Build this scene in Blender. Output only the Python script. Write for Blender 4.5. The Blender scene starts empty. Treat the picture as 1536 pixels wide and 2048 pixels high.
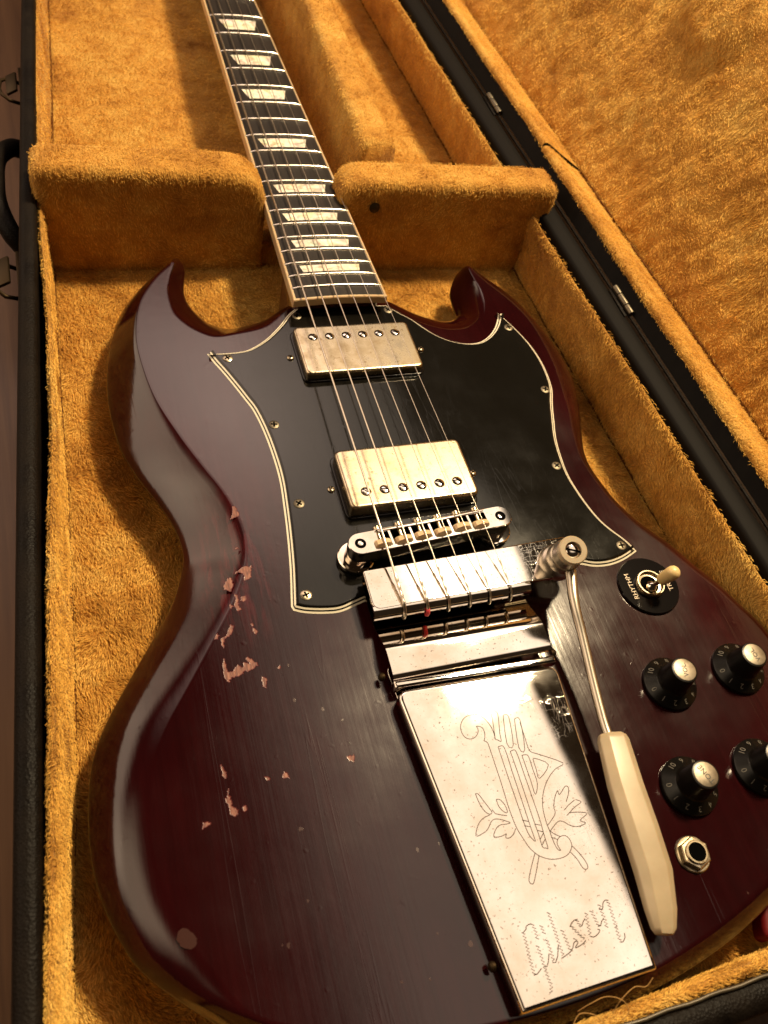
import bpy, bmesh, math, random
import numpy as np
from mathutils import Matrix, Vector

random.seed(7)
rng = np.random.default_rng(11)
S = 0.001                                   # all shape numbers below are millimetres
scn = bpy.context.scene
col = scn.collection

# ------------------------------------------------------------------ camera
cam_d = bpy.data.cameras.new('camera')
cam = bpy.data.objects.new('camera', cam_d)
col.objects.link(cam)
scn.camera = cam
cam_d.sensor_fit = 'VERTICAL'
cam_d.sensor_height = 36.0
cam_d.lens = 1744.254 / 2048.0 * 36.0
cam_d.clip_start, cam_d.clip_end = 0.02, 50.0
right = Vector((0.94301149, -0.27342265, 0.18965599))
down = Vector((-0.11903166, -0.80940926, -0.57505488))
fwd = Vector((0.31074234, 0.51970829, -0.79582818))
CAM = Vector((-149.232, -206.582, 350.305)) * S
cam.matrix_world = Matrix((
    (right.x, -down.x, -fwd.x, CAM.x),
    (right.y, -down.y, -fwd.y, CAM.y),
    (right.z, -down.z, -fwd.z, CAM.z),
    (0, 0, 0, 1)))
cam_d.dof.use_dof = True
cam_d.dof.focus_distance = 0.44
cam_d.dof.aperture_fstop = 15.0

# ------------------------------------------------------------------ light
scn.view_settings.view_transform = 'Standard'
scn.view_settings.look = 'None'
scn.view_settings.gamma = 1.0
scn.view_settings.use_curve_mapping = False
scn.view_settings.exposure = 0.12
world = bpy.data.worlds.new('World')
scn.world = world
world.use_nodes = True
bg = world.node_tree.nodes['Background']
bg.inputs['Color'].default_value = (1.0, 0.62, 0.34, 1)
bg.inputs['Strength'].default_value = 0.025


def area(name, loc, target, sx, sy, radiance, color, shape='RECTANGLE', fade=None):
    """fade: how the glow falls off over the panel (x low, x high, y low, y high shares; None = even)"""
    d = bpy.data.lights.new(name, 'AREA')
    d.shape = shape
    d.size, d.size_y = sx, sy
    a = sx * sy * (math.pi / 4 if shape == 'ELLIPSE' else 1)
    d.energy = radiance * math.pi * a
    d.color = color
    if fade:
        d.use_nodes = True
        t = d.node_tree
        em = next(n for n in t.nodes if n.type == 'EMISSION')
        ge = t.nodes.new('ShaderNodeNewGeometry')
        sp = t.nodes.new('ShaderNodeSeparateXYZ')
        t.links.new(ge.outputs['Parametric'], sp.inputs[0])
        cur = None
        for axis, lo, hi in (('X', fade[0], fade[1]), ('Y', fade[2], fade[3])):
            for frm, to, on in ((0.0, lo, lo > 0), (1.0, 1 - hi, hi > 0)):
                if not on: continue
                m = t.nodes.new('ShaderNodeMapRange')
                m.interpolation_type = 'SMOOTHSTEP'
                m.inputs['From Min'].default_value, m.inputs['From Max'].default_value = frm, to
                t.links.new(sp.outputs[axis], m.inputs['Value'])
                if cur is None: cur = m.outputs[0]
                else:
                    k = t.nodes.new('ShaderNodeMath'); k.operation = 'MULTIPLY'
                    t.links.new(cur, k.inputs[0]); t.links.new(m.outputs[0], k.inputs[1]); cur = k.outputs[0]
        t.links.new(cur, em.inputs['Strength'])
    o = bpy.data.objects.new(name, d)
    o.location = loc
    if target is None: o.rotation_euler = (0, 0, 0)
    else: o.rotation_euler = (Vector(target) - Vector(loc)).to_track_quat('-Z', 'Y').to_euler()
    col.objects.link(o)
    return o


# the lit ceiling above, right and ahead of the case, with the lamp that lights it; the lit wall to the left, plus an added fill light
area('ceiling_glow', (0.415, 0.80, 1.62), None, 0.84, 2.60, 1.50, (1.0, 0.80, 0.61), fade=(.45, .03, .12, .25)).rotation_euler.z = math.radians(3.6)
area('ceiling_glow_far', (-0.10, 1.60, 1.61), None, 1.70, 1.60, 2.9, (1.0, 0.73, 0.60), fade=(.45, .30, .40, .40))
area('lamp_halo', (0.76, 0.88, 1.60), None, 0.40, 0.64, 2.2, (1.0, 0.82, 0.62), fade=(.2, .1, .2, .2))
area('lamp', (0.735, 0.56, 1.58), (0.2, 0.1, 0), 0.20, 0.24, 440.0, (1.0, 0.78, 0.47), 'ELLIPSE')
area('wall_glow', (-1.60, 1.05, 0.85), (0, 0.1, 0.0), 2.8, 1.50, 2.6, (1.0, 0.74, 0.52), fade=(.3, .3, .3, .3))
area('lid_fill', (-1.50, 0.10, 1.50), (0.1, 0.1, 0.0), 1.7, 1.50, 2.3, (1.0, 0.76, 0.50), fade=(.35, .35, .35, .35))  # added soft fill from high left, brightens the lid and lifts the shadows

# ------------------------------------------------------------------ helpers
def tag(o, label=None, cat=None, group=None, kind=None):
    if label: o['label'] = label
    if cat: o['category'] = cat
    if group: o['group'] = group
    if kind: o['kind'] = kind
    return o


def empty(name, loc=(0, 0, 0), parent=None):
    o = bpy.data.objects.new(name, None)
    o.empty_display_size = 0.02
    col.objects.link(o)
    o.location = Vector(loc) * S
    bpy.context.view_layer.update()
    if parent: par(o, parent)
    return o


def world_of(o):
    m = o.matrix_basis.copy()
    if o.parent:
        m = world_of(o.parent) @ o.matrix_parent_inverse @ m
    return m


def par(o, p):
    o.parent = p
    o.matrix_parent_inverse = world_of(p).inverted()


def mesh(name, verts, faces, mat, parent=None, smooth=True, mats=None, fm=None, sharp=None):
    me = bpy.data.meshes.new(name)
    me.from_pydata([tuple(c * S for c in v) for v in verts], [], faces)
    for m in (mats or [mat]):
        me.materials.append(m)
    if fm is not None:
        me.polygons.foreach_set('material_index', fm)
    me.polygons.foreach_set('use_smooth', [bool(smooth)] * len(me.polygons))
    me.update()
    if sharp is not None:
        me.set_sharp_from_angle(angle=math.radians(sharp))
    o = bpy.data.objects.new(name, me)
    col.objects.link(o)
    if parent: par(o, parent)
    return o


def catmull(pts, n, closed=True):
    P = np.asarray(pts, float)
    m = len(P)
    out = []
    rngi = range(m) if closed else range(m - 1)
    for i in rngi:
        if closed:
            a, b, c, d = P[(i - 1) % m], P[i], P[(i + 1) % m], P[(i + 2) % m]
        else:
            a, b, c, d = P[max(i - 1, 0)], P[i], P[i + 1], P[min(i + 2, m - 1)]
        for k in range(n):
            t = k / n
            out.append(0.5 * ((2 * b) + (-a + c) * t + (2 * a - 5 * b + 4 * c - d) * t * t + (-a + 3 * b - 3 * c + d) * t ** 3))
    if not closed: out.append(P[-1])
    return np.array(out)


def ccw(P):
    P = np.asarray(P, float)
    x, y = P[:, 0], P[:, 1]
    return P if np.sum(x * np.roll(y, -1) - np.roll(x, -1) * y) > 0 else P[::-1]


def offset(P, d, lim=2.2):
    """inward offset of a counter-clockwise outline"""
    P = np.asarray(P, float)
    e = np.roll(P, -1, 0) - P
    e /= np.maximum(np.linalg.norm(e, axis=1, keepdims=True), 1e-9)
    n = np.stack([-e[:, 1], e[:, 0]], 1)
    b = n + np.roll(n, 1, 0)
    b /= np.maximum(np.linalg.norm(b, axis=1, keepdims=True), 1e-6)
    c = np.maximum(np.sum(b * n, 1), 1 / lim)
    return P + b * (d / c)[:, None]


def loft(name, rings, mat, parent=None, cap0=True, cap1=True, closed=True, smooth=True, sharp=None, mats=None, rm=None):
    n = len(rings[0])
    V = [tuple(p) for r in rings for p in r]
    F, fm = [], []
    for j in range(len(rings) - 1):
        for i in range(n if closed else n - 1):
            k = (i + 1) % n
            F.append((j * n + i, j * n + k, (j + 1) * n + k, (j + 1) * n + i))
            fm.append(rm[j] if rm else 0)
    if cap0: F.append(tuple(range(n - 1, -1, -1))); fm.append(rm[0] if rm else 0)
    if cap1: F.append(tuple((len(rings) - 1) * n + i for i in range(n))); fm.append(rm[-1] if rm else 0)
    o = mesh(name, V, F, mat, parent, smooth, mats, fm, None)
    if cap0 and cap1:
        bm = bmesh.new(); bm.from_mesh(o.data)
        bmesh.ops.recalc_face_normals(bm, faces=bm.faces[:])
        bm.to_mesh(o.data); bm.free()
    if sharp is not None: o.data.set_sharp_from_angle(angle=math.radians(sharp))
    return o


def rounded(poly, r, seg=5):
    """round the corners of a polygon with radius r (number or list)"""
    P = ccw(poly)
    m = len(P)
    out = []
    for i in range(m):
        a, b, c = P[i - 1], P[i], P[(i + 1) % m]
        rr = r[i] if isinstance(r, (list, tuple)) else r
        u, v = a - b, c - b
        lu, lv = np.linalg.norm(u), np.linalg.norm(v)
        u, v = u / lu, v / lv
        ang = math.acos(max(-1, min(1, float(u @ v))))
        t = min(rr / math.tan(ang / 2), lu * .49, lv * .49)
        p0, p1 = b + u * t, b + v * t
        for k in range(seg + 1):
            s = k / seg
            out.append((1 - s) ** 2 * p0 + 2 * s * (1 - s) * b + s * s * p1)
    return np.array(out)


def z_at(P, z):
    if callable(z): return [(p[0], p[1], z(p[0], p[1])) for p in P]
    return [(p[0], p[1], z) for p in P]


def plate(name, poly, z0, z1, r, mat, parent=None, seg=3, zf=None, sharp=35):
    """upright prism with rounded top edge; zf(x, y) adds height to the top"""
    P = ccw(poly)
    zf = zf or (lambda x, y: 0.0)
    rings = [[(x, y, z0) for x, y in P]]
    if r <= 0:
        rings.append([(x, y, z1 + zf(x, y)) for x, y in P])
    else:
        for k in range(seg + 1):
            a = math.pi / 2 * k / seg
            Q = offset(P, r * (1 - math.cos(a)))
            rings.append([(x, y, z1 - r + r * math.sin(a) + zf(x, y)) for x, y in Q])
        Q = offset(P, r + min(.3, r * .5))
        rings.append([(x, y, z1 + zf(x, y)) for x, y in Q])
    return loft(name, rings, mat, parent, sharp=sharp)


def circle(cx, cy, r, n=32, ph=0.0):
    return [(cx + r * math.cos(ph + 2 * math.pi * i / n), cy + r * math.sin(ph + 2 * math.pi * i / n)) for i in range(n)]


def lathe(name, prof, c, mat, parent=None, n=32, sharp=35, axis=None, cap0=True, cap1=True, mats=None, rm=None):
    """prof: (radius, height) pairs; axis: direction of the height"""
    ax = Vector(axis or (0, 0, 1)).normalized()
    q = Vector((0, 0, 1)).rotation_difference(ax)
    rings = []
    for r, z in prof:
        rings.append([tuple(Vector(c) + q @ Vector((r * math.cos(2 * math.pi * i / n), r * math.sin(2 * math.pi * i / n), z))) for i in range(n)])
    return loft(name, rings, mat, parent, cap0, cap1, sharp=sharp, mats=mats, rm=rm)


def tube(name, path, r, mat, parent=None, n=8, closed=False, flat=1.0):
    P = [Vector(p) for p in path]
    m = len(P)
    rs = r if isinstance(r, (list, tuple)) else [r] * m
    rings = []
    up = None
    for i in range(m):
        if closed: t = P[(i + 1) % m] - P[i - 1]
        else: t = P[min(i + 1, m - 1)] - P[max(i - 1, 0)]
        t.normalize()
        if up is None:
            up = Vector((0, 0, 1)) if abs(t.z) < .9 else Vector((1, 0, 0))
        s = t.cross(up).normalized()
        up = s.cross(t).normalized()
        rings.append([tuple(P[i] + s * rs[i] * math.cos(2 * math.pi * k / n) + up * rs[i] * flat * math.sin(2 * math.pi * k / n)) for k in range(n)])
    if closed:
        rings.append(rings[0])
        return loft(name, rings, mat, parent, False, False)
    return loft(name, rings, mat, parent)


def join_tubes(name, paths, r, mat, parent, n=5, flat=1.0):
    V, F = [], []
    for path in paths:
        P = [Vector(p) for p in path]
        m = len(P)
        up = Vector((0, 0, 1))
        base = len(V)
        for i in range(m):
            t = (P[min(i + 1, m - 1)] - P[max(i - 1, 0)]).normalized()
            s = t.cross(up).normalized()
            for k in range(n):
                V.append(tuple(P[i] + s * r * math.cos(2 * math.pi * k / n) + up * r * flat * math.sin(2 * math.pi * k / n)))
        for i in range(m - 1):
            for k in range(n):
                k2 = (k + 1) % n
                F.append((base + i * n + k, base + i * n + k2, base + (i + 1) * n + k2, base + (i + 1) * n + k))
        F.append(tuple(base + k for k in range(n)))
        F.append(tuple(base + (m - 1) * n + k for k in range(n)))
    return mesh(name, V, F, mat, parent)


def box(name, c, s, mat, parent=None, bev=0.0, seg=2, rotz=0.0, rot=None):
    bm = bmesh.new()
    bmesh.ops.create_cube(bm, size=1.0)
    bmesh.ops.scale(bm, vec=Vector(s) * S, verts=bm.verts)
    if bev > 0:
        bmesh.ops.bevel(bm, geom=bm.edges[:], offset=bev * S, segments=seg, profile=0.5, affect='EDGES')
    M = Matrix.Translation(Vector(c) * S) @ (rot.to_4x4() if rot is not None else Matrix.Rotation(rotz, 4, 'Z'))
    bm.transform(M)
    me = bpy.data.meshes.new(name)
    bm.to_mesh(me); bm.free()
    me.materials.append(mat)
    me.polygons.foreach_set('use_smooth', [True] * len(me.polygons))
    me.set_sharp_from_angle(angle=math.radians(40))
    o = bpy.data.objects.new(name, me)
    col.objects.link(o)
    if parent: par(o, parent)
    return o


def text(name, s, size, c, ang, mat, parent, ext=0.06, tilt=None, bold=0.0):
    cu = bpy.data.curves.new('lettering', 'FONT')
    cu.body = s
    cu.align_x, cu.align_y = 'CENTER', 'CENTER'
    cu.size = size * S
    cu.extrude = ext * S
    cu.offset = bold * S
    cu.resolution_u = 3
    tmp = bpy.data.objects.new('lettering', cu)
    col.objects.link(tmp)
    bpy.context.view_layer.update()
    dg = bpy.context.evaluated_depsgraph_get()
    me = bpy.data.meshes.new_from_object(tmp.evaluated_get(dg))
    bpy.data.objects.remove(tmp); bpy.data.curves.remove(cu)
    M = Matrix.Translation(Vector(c) * S)
    if tilt is not None: M = M @ tilt
    me.transform(M @ Matrix.Rotation(ang, 4, 'Z'))
    me.materials.clear(); me.materials.append(mat)
    me.name = name
    o = bpy.data.objects.new(name, me)
    col.objects.link(o)
    if parent: par(o, parent)
    return o


# ------------------------------------------------------------------ materials
class N:
    def __init__(s, name):
        s.m = bpy.data.materials.new(name)
        s.m.use_nodes = True
        s.t = s.m.node_tree
        s.b = s.t.nodes['Principled BSDF']
        s.co = s.add('ShaderNodeTexCoord').outputs['Object']

    def add(s, t, **kw):
        n = s.t.nodes.new(t)
        for k, v in kw.items(): setattr(n, k, v)
        return n

    def lk(s, a, b): s.t.links.new(a, b)

    def set(s, **kw):
        for k, v in kw.items():
            s.b.inputs[k.replace('_', ' ')].default_value = v if not (isinstance(v, tuple) and len(v) == 3) else (*v, 1)

    def mapping(s, scale):
        n = s.add('ShaderNodeMapping')
        n.inputs['Scale'].default_value = scale
        s.lk(s.co, n.inputs['Vector'])
        return n.outputs['Vector']

    def noise(s, scale, detail=4, rough=.55, vec=None, dist=0.0):
        n = s.add('ShaderNodeTexNoise')
        n.inputs['Scale'].default_value = scale
        n.inputs['Detail'].default_value = detail
        n.inputs['Roughness'].default_value = rough
        n.inputs['Distortion'].default_value = dist
        s.lk(vec or s.co, n.inputs['Vector'])
        return n.outputs['Fac']

    def voro(s, scale, feature='F1', vec=None, out='Distance'):
        n = s.add('ShaderNodeTexVoronoi', feature=feature)
        n.inputs['Scale'].default_value = scale
        s.lk(vec or s.co, n.inputs['Vector'])
        return n.outputs[out]

    def ramp(s, fac, stops):
        n = s.add('ShaderNodeValToRGB')
        e = n.color_ramp.elements
        while len(e) < len(stops): e.new(0.5)
        for i, (p, c) in enumerate(stops):
            e[i].position = p
            e[i].color = (*c, 1) if isinstance(c, tuple) else (c, c, c, 1)
        s.lk(fac, n.inputs['Fac'])
        return n.outputs['Color']

    def math(s, op, a, b=None):
        n = s.add('ShaderNodeMath', operation=op)
        for i, v in enumerate((a, b)):
            if v is None: continue
            if isinstance(v, (int, float)): n.inputs[i].default_value = v
            else: s.lk(v, n.inputs[i])
        return n.outputs[0]

    def mix(s, fac, a, b, blend='MIX'):
        n = s.add('ShaderNodeMix', data_type='RGBA', blend_type=blend)
        for sock, v in ((n.inputs[0], fac), (n.inputs[6], a), (n.inputs[7], b)):
            if isinstance(v, (int, float)): sock.default_value = v
            elif isinstance(v, tuple): sock.default_value = (*v, 1)
            else: s.lk(v, sock)
        return n.outputs[2]

    def bump(s, h, strength, dist, prev=None):
        n = s.add('ShaderNodeBump')
        n.inputs['Strength'].default_value = strength
        n.inputs['Distance'].default_value = dist
        s.lk(h, n.inputs['Height'])
        if prev: s.lk(prev, n.inputs['Normal'])
        return n.outputs['Normal']

    def to(s, sock, v): s.lk(v, s.b.inputs[sock])


def simple(name, c, rough=.4, metal=0.0, coat=0.0, spec=.5):
    n = N(name)
    n.set(Base_Color=c, Roughness=rough, Metallic=metal, Coat_Weight=coat, Specular_IOR_Level=spec)
    n.set(Coat_Roughness=.08)
    return n.m


def mk_cherry():
    n = N('worn cherry lacquer')
    blot = n.noise(9, 4, .6)
    grain = n.noise(1, 5, .6, n.mapping((260, 9, 260)), .4)
    c = n.ramp(blot, [(.3, (.0115, .0010, .0015)), (.55, (.0190, .0017, .0023)), (.75, (.034, .0031, .0040))])
    c = n.mix(n.ramp(grain, [(.35, 0.0), (.75, .55)]), c, (.007, .0006, .0009))
    # rubbed patch by the waist where the red shows through in streaks
    sp_ = n.add('ShaderNodeMapping')
    sp_.inputs['Location'].default_value = (.092 / .022, -.004 / .05, 0)
    sp_.inputs['Scale'].default_value = (1 / .022, 1 / .05, 1 / .05)
    n.lk(n.co, sp_.inputs['Vector'])
    gr = n.add('ShaderNodeTexGradient', gradient_type='SPHERICAL')
    n.lk(sp_.outputs[0], gr.inputs[0])
    rub = n.math('MULTIPLY', n.ramp(gr.outputs['Fac'], [(.05, 0.0), (.5, 1.0)]), n.ramp(n.noise(1, 4, .6, n.mapping((330, 40, 300)), .6), [(.45, 0.0), (.62, .75)]))
    c = n.mix(rub, c, (.060, .0055, .0075))
    n.to('Base Color', c)
    wear = n.noise(14, 5, .65)
    n.to('Roughness', n.ramp(wear, [(.3, .30), (.7, .48)]))
    n.set(Coat_Weight=1.0, Coat_IOR=1.5, Specular_IOR_Level=.0)
    fine = n.noise(1, 3, .6, n.mapping((420, 12, 420)), .2)
    spots = n.noise(260, 2, .5)
    lines = n.noise(1, 2, .5, n.mapping((150, 4, 150)), .25)
    r = n.ramp(n.noise(11, 4, .6), [(.35, .07), (.65, .17)])
    n.to('Coat Roughness', r)
    h = n.math('ADD', n.math('MULTIPLY', fine, .6), n.math('MULTIPLY', n.ramp(lines, [(.645, 0.0), (.66, 1.0), (.672, 0.0)]), .22))
    h = n.math('ADD', h, n.math('MULTIPLY', n.ramp(n.noise(150, 2, .5), [(.68, 0.0), (.78, 1.0)]), .6))
    n1 = n.bump(h, .13, .0003)
    n1 = n.bump(n.noise(130, 3, .55), .05, .0006, n1)
    n.to('Coat Normal', n1)
    n.to('Normal', n1)
    return n.m


def mk_nickel():
    n = N('aged nickel')
    a = n.noise(70, 6, .65)
    sp = n.noise(420, 3, .6)
    c = n.ramp(a, [(.32, (.25, .19, .12)), (.5, (.46, .385, .27)), (.7, (.60, .52, .39))])
    c = n.mix(n.ramp(sp, [(.62, 0.0), (.70, .8)]), c, (.22, .15, .08))
    n.to('Base Color', c)
    n.set(Metallic=1.0)
    n.to('Roughness', n.ramp(a, [(.3, .36), (.7, .20)]))
    n.to('Normal', n.bump(n.noise(60, 3, .5), .12, .0004))
    return n.m


def mk_chrome(name='worn chrome', dents=True):
    n = N(name)
    pits = n.noise(900, 2, .5)
    haze = n.noise(38, 6, .65)
    # hair scratches: thin crossings of stretched noise, in patches
    s1 = n.noise(1, 1, .5, n.mapping((420, 90, 200)), .6)
    s2 = n.noise(1, 1, .5, n.mapping((110, 380, 200)), .6)
    sc = n.math('MAXIMUM', n.ramp(s1, [(.494, 0.0), (.5, 1.0), (.506, 0.0)]), n.ramp(s2, [(.494, 0.0), (.5, 1.0), (.506, 0.0)]))
    msk = n.ramp(n.noise(26, 3, .6), [(.55, 0.0), (.70, 1.0)])
    sc = n.math('MULTIPLY', sc, msk)
    c = n.ramp(haze, [(.3, (.60, .51, .41)), (.5, (.70, .64, .57)), (.7, (.80, .77, .73))])
    c = n.mix(n.ramp(pits, [(.665, 0.0), (.72, .8)]), c, (.18, .13, .09))
    n.to('Base Color', c)
    n.set(Metallic=1.0)
    r = n.ramp(haze, [(.35, .012), (.7, .045)])
    n.to('Roughness', n.math('ADD', r, n.math('MULTIPLY', sc, .12)))
    nn = n.bump(sc, .08, .00004)
    if dents:
        nn = n.bump(n.noise(20, 2, .5, None, .6), .055, .0010, nn)
    n.to('Normal', nn)
    return n.m


def mk_plush(name, strand):
    n = N(name)
    big = n.noise(16, 5, .6)
    mid = n.noise(85, 4, .6)
    f = n.math('ADD', n.math('MULTIPLY', big, .6), n.math('MULTIPLY', mid, .4))
    c = n.ramp(f, [(.32, (.44, .190, .026)), (.5, (.78, .440, .085)), (.68, (.95, .66, .18))])
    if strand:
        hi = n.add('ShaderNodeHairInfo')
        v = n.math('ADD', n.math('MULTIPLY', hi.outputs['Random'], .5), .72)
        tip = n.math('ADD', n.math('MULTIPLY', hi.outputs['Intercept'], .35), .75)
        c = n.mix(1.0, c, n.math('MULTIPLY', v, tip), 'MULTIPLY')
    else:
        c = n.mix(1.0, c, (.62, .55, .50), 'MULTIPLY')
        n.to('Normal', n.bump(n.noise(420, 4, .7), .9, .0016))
    n.to('Base Color', c)
    n.set(Roughness=.75, Specular_IOR_Level=.12)
    n.b.inputs['Sheen Weight'].default_value = .25
    n.b.inputs['Sheen Tint'].default_value = (1, .75, .45, 1)
    return n.m


def mk_tolex():
    n = N('black grained vinyl')
    v = n.voro(900, 'F1')
    w = n.noise(50, 5, .6)
    n.to('Base Color', n.ramp(w, [(.3, (.0035, .0025, .002)), (.7, (.010, .007, .005))]))
    n.to('Roughness', n.ramp(w, [(.3, .42), (.7, .62)]))
    n.set(Specular_IOR_Level=.07)
    n.to('Normal', n.bump(v, .5, .0004))
    return n.m


def mk_board():
    n = N('dark rosewood')
    g = n.noise(1, 5, .6, n.mapping((700, 22, 300)), .3)
    n.to('Base Color', n.ramp(g, [(.3, (.007, .005, .004)), (.6, (.016, .011, .008)), (.8, (.032, .020, .014))]))
    n.set(Roughness=.5, Specular_IOR_Level=.25)
    n.to('Normal', n.bump(g, .3, .0003))
    return n.m


def mk_pearl():
    n = N('aged pearl inlay')
    v = n.voro(160, 'F1', out='Color')
    w = n.noise(120, 4, .6, None, 1.5)
    c = n.ramp(w, [(.35, (.42, .38, .29)), (.5, (.72, .67, .55)), (.7, (.90, .87, .78))])
    c = n.mix(.25, c, v, 'SOFT_LIGHT')
    n.to('Base Color', c)
    n.set(Roughness=.22, Coat_Weight=.5)
    return n.m


def mk_cream(name, c0, c1):
    n = N(name)
    w = n.noise(40, 5, .6)
    n.to('Base Color', n.ramp(w, [(.3, c0), (.7, c1)]))
    n.set(Roughness=.36, Subsurface_Weight=.15, Subsurface_Scale=.002)
    n.to('Normal', n.bump(n.noise(160, 4, .6), .05, .0004))
    return n.m


def mk_guard():
    n = N('black scratched plastic')
    w = n.noise(30, 5, .6)
    s1 = n.noise(1, 2, .5, n.mapping((60, 8, 60)), 2.0)
    n.set(Base_Color=(.0055, .0048, .0038), Specular_IOR_Level=.34)
    n.to('Roughness', n.ramp(w, [(.35, .07), (.7, .15)]))
    h = n.math('ADD', n.math('MULTIPLY', n.noise(700, 2, .5), .3), n.ramp(s1, [(.495, 0.0), (.5, .6), (.505, 0.0)]))
    n.to('Normal', n.bump(h, .05, .0003))
    return n.m


def mk_floor():
    n = N('oak floor board')
    oi = n.add('ShaderNodeObjectInfo')
    g = n.noise(1, 6, .6, n.mapping((120, 6, 60)), .6)
    c = n.ramp(g, [(.3, (.09, .040, .016)), (.55, (.15, .072, .030)), (.8, (.21, .108, .049))])
    c = n.mix(1.0, c, n.math('ADD', n.math('MULTIPLY', oi.outputs['Random'], .35), .8), 'MULTIPLY')
    n.to('Base Color', c)
    n.set(Roughness=.4)
    n.to('Normal', n.bump(g, .2, .0005))
    return n.m


def mk_wood():
    n = N('bare mahogany')
    g = n.noise(1, 5, .6, n.mapping((900, 160, 300)), .8)
    n.to('Base Color', n.ramp(g, [(.3, (.05, .010, .008)), (.5, (.165, .050, .032)), (.68, (.30, .125, .080))]))
    n.set(Roughness=.6)
    n.to('Normal', n.bump(n.noise(500, 3, .6), .5, .0003))
    return n.m


M_CHERRY, M_NICKEL, M_CHROME, M_STEEL = mk_cherry(), mk_nickel(), mk_chrome(), mk_chrome('polished steel', False)
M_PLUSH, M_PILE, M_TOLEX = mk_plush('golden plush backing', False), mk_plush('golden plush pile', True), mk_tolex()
M_BOARD, M_PEARL, M_GUARD, M_FLOOR, M_WOOD = mk_board(), mk_pearl(), mk_guard(), mk_floor(), mk_wood()
M_CREAM = mk_cream('aged cream plastic', (.33, .26, .165), (.43, .345, .23))
M_TIP = mk_cream('amber cream plastic', (.62, .44, .18), (.72, .54, .26))
M_NYLON = mk_cream('tan nylon', (.56, .40, .23), (.66, .50, .31))
M_BIND = mk_cream('aged binding', (.40, .27, .14), (.52, .38, .22))
M_WHITE = simple('ivory ply', (.80, .74, .58), .35)
M_BLACK = simple('black plastic', (.005, .004, .004), .10, spec=.3)
M_KNOB = simple('black moulded plastic', (.004, .0035, .003), .30, spec=.22)
M_SCREW = simple('tarnished screw', (.13, .11, .08), .45, 1.0)
M_DARK = simple('dark void', (.002, .002, .002), .9, spec=0)
M_STRING = simple('nickel string wire', (.58, .52, .43), .28, 1.0)
M_FRET = simple('fret wire', (.80, .74, .64), .25, 1.0)
M_ENGR = simple('tarnished engraving', (.05, .030, .015), .7, 0, spec=.05)
M_INK = simple('faded white print', (.085, .075, .06), .6)
M_INKDK = simple('black print', (.01, .008, .006), .5)
M_GOLDINK = simple('cream print', (.62, .50, .36), .5)
M_BRASS = simple('tarnished brass', (.045, .030, .016), .5, 1.0)
M_RED = simple('dark red plastic', (.11, .003, .004), .55, spec=.2)
M_REDTH = simple('red silk winding', (.45, .02, .03), .6)
M_SMUDGE = simple('worn brown lacquer', (.036, .012, .009), .22, spec=.45)
M_THREAD = simple('frayed thread', (.45, .26, .09), .8, spec=.05)
M_SEAM = simple('brown seam cord', (.10, .035, .008), .8, spec=.05)
M_RIM = simple('matt black board', (.005, .004, .0035), .65, spec=.08)
M_COLLAR = simple('brushed collar', (.50, .45, .37), .34, 1.0)
M_NECK = simple('brown neck lacquer', (.055, .012, .006), .25, 0, .6)

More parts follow.
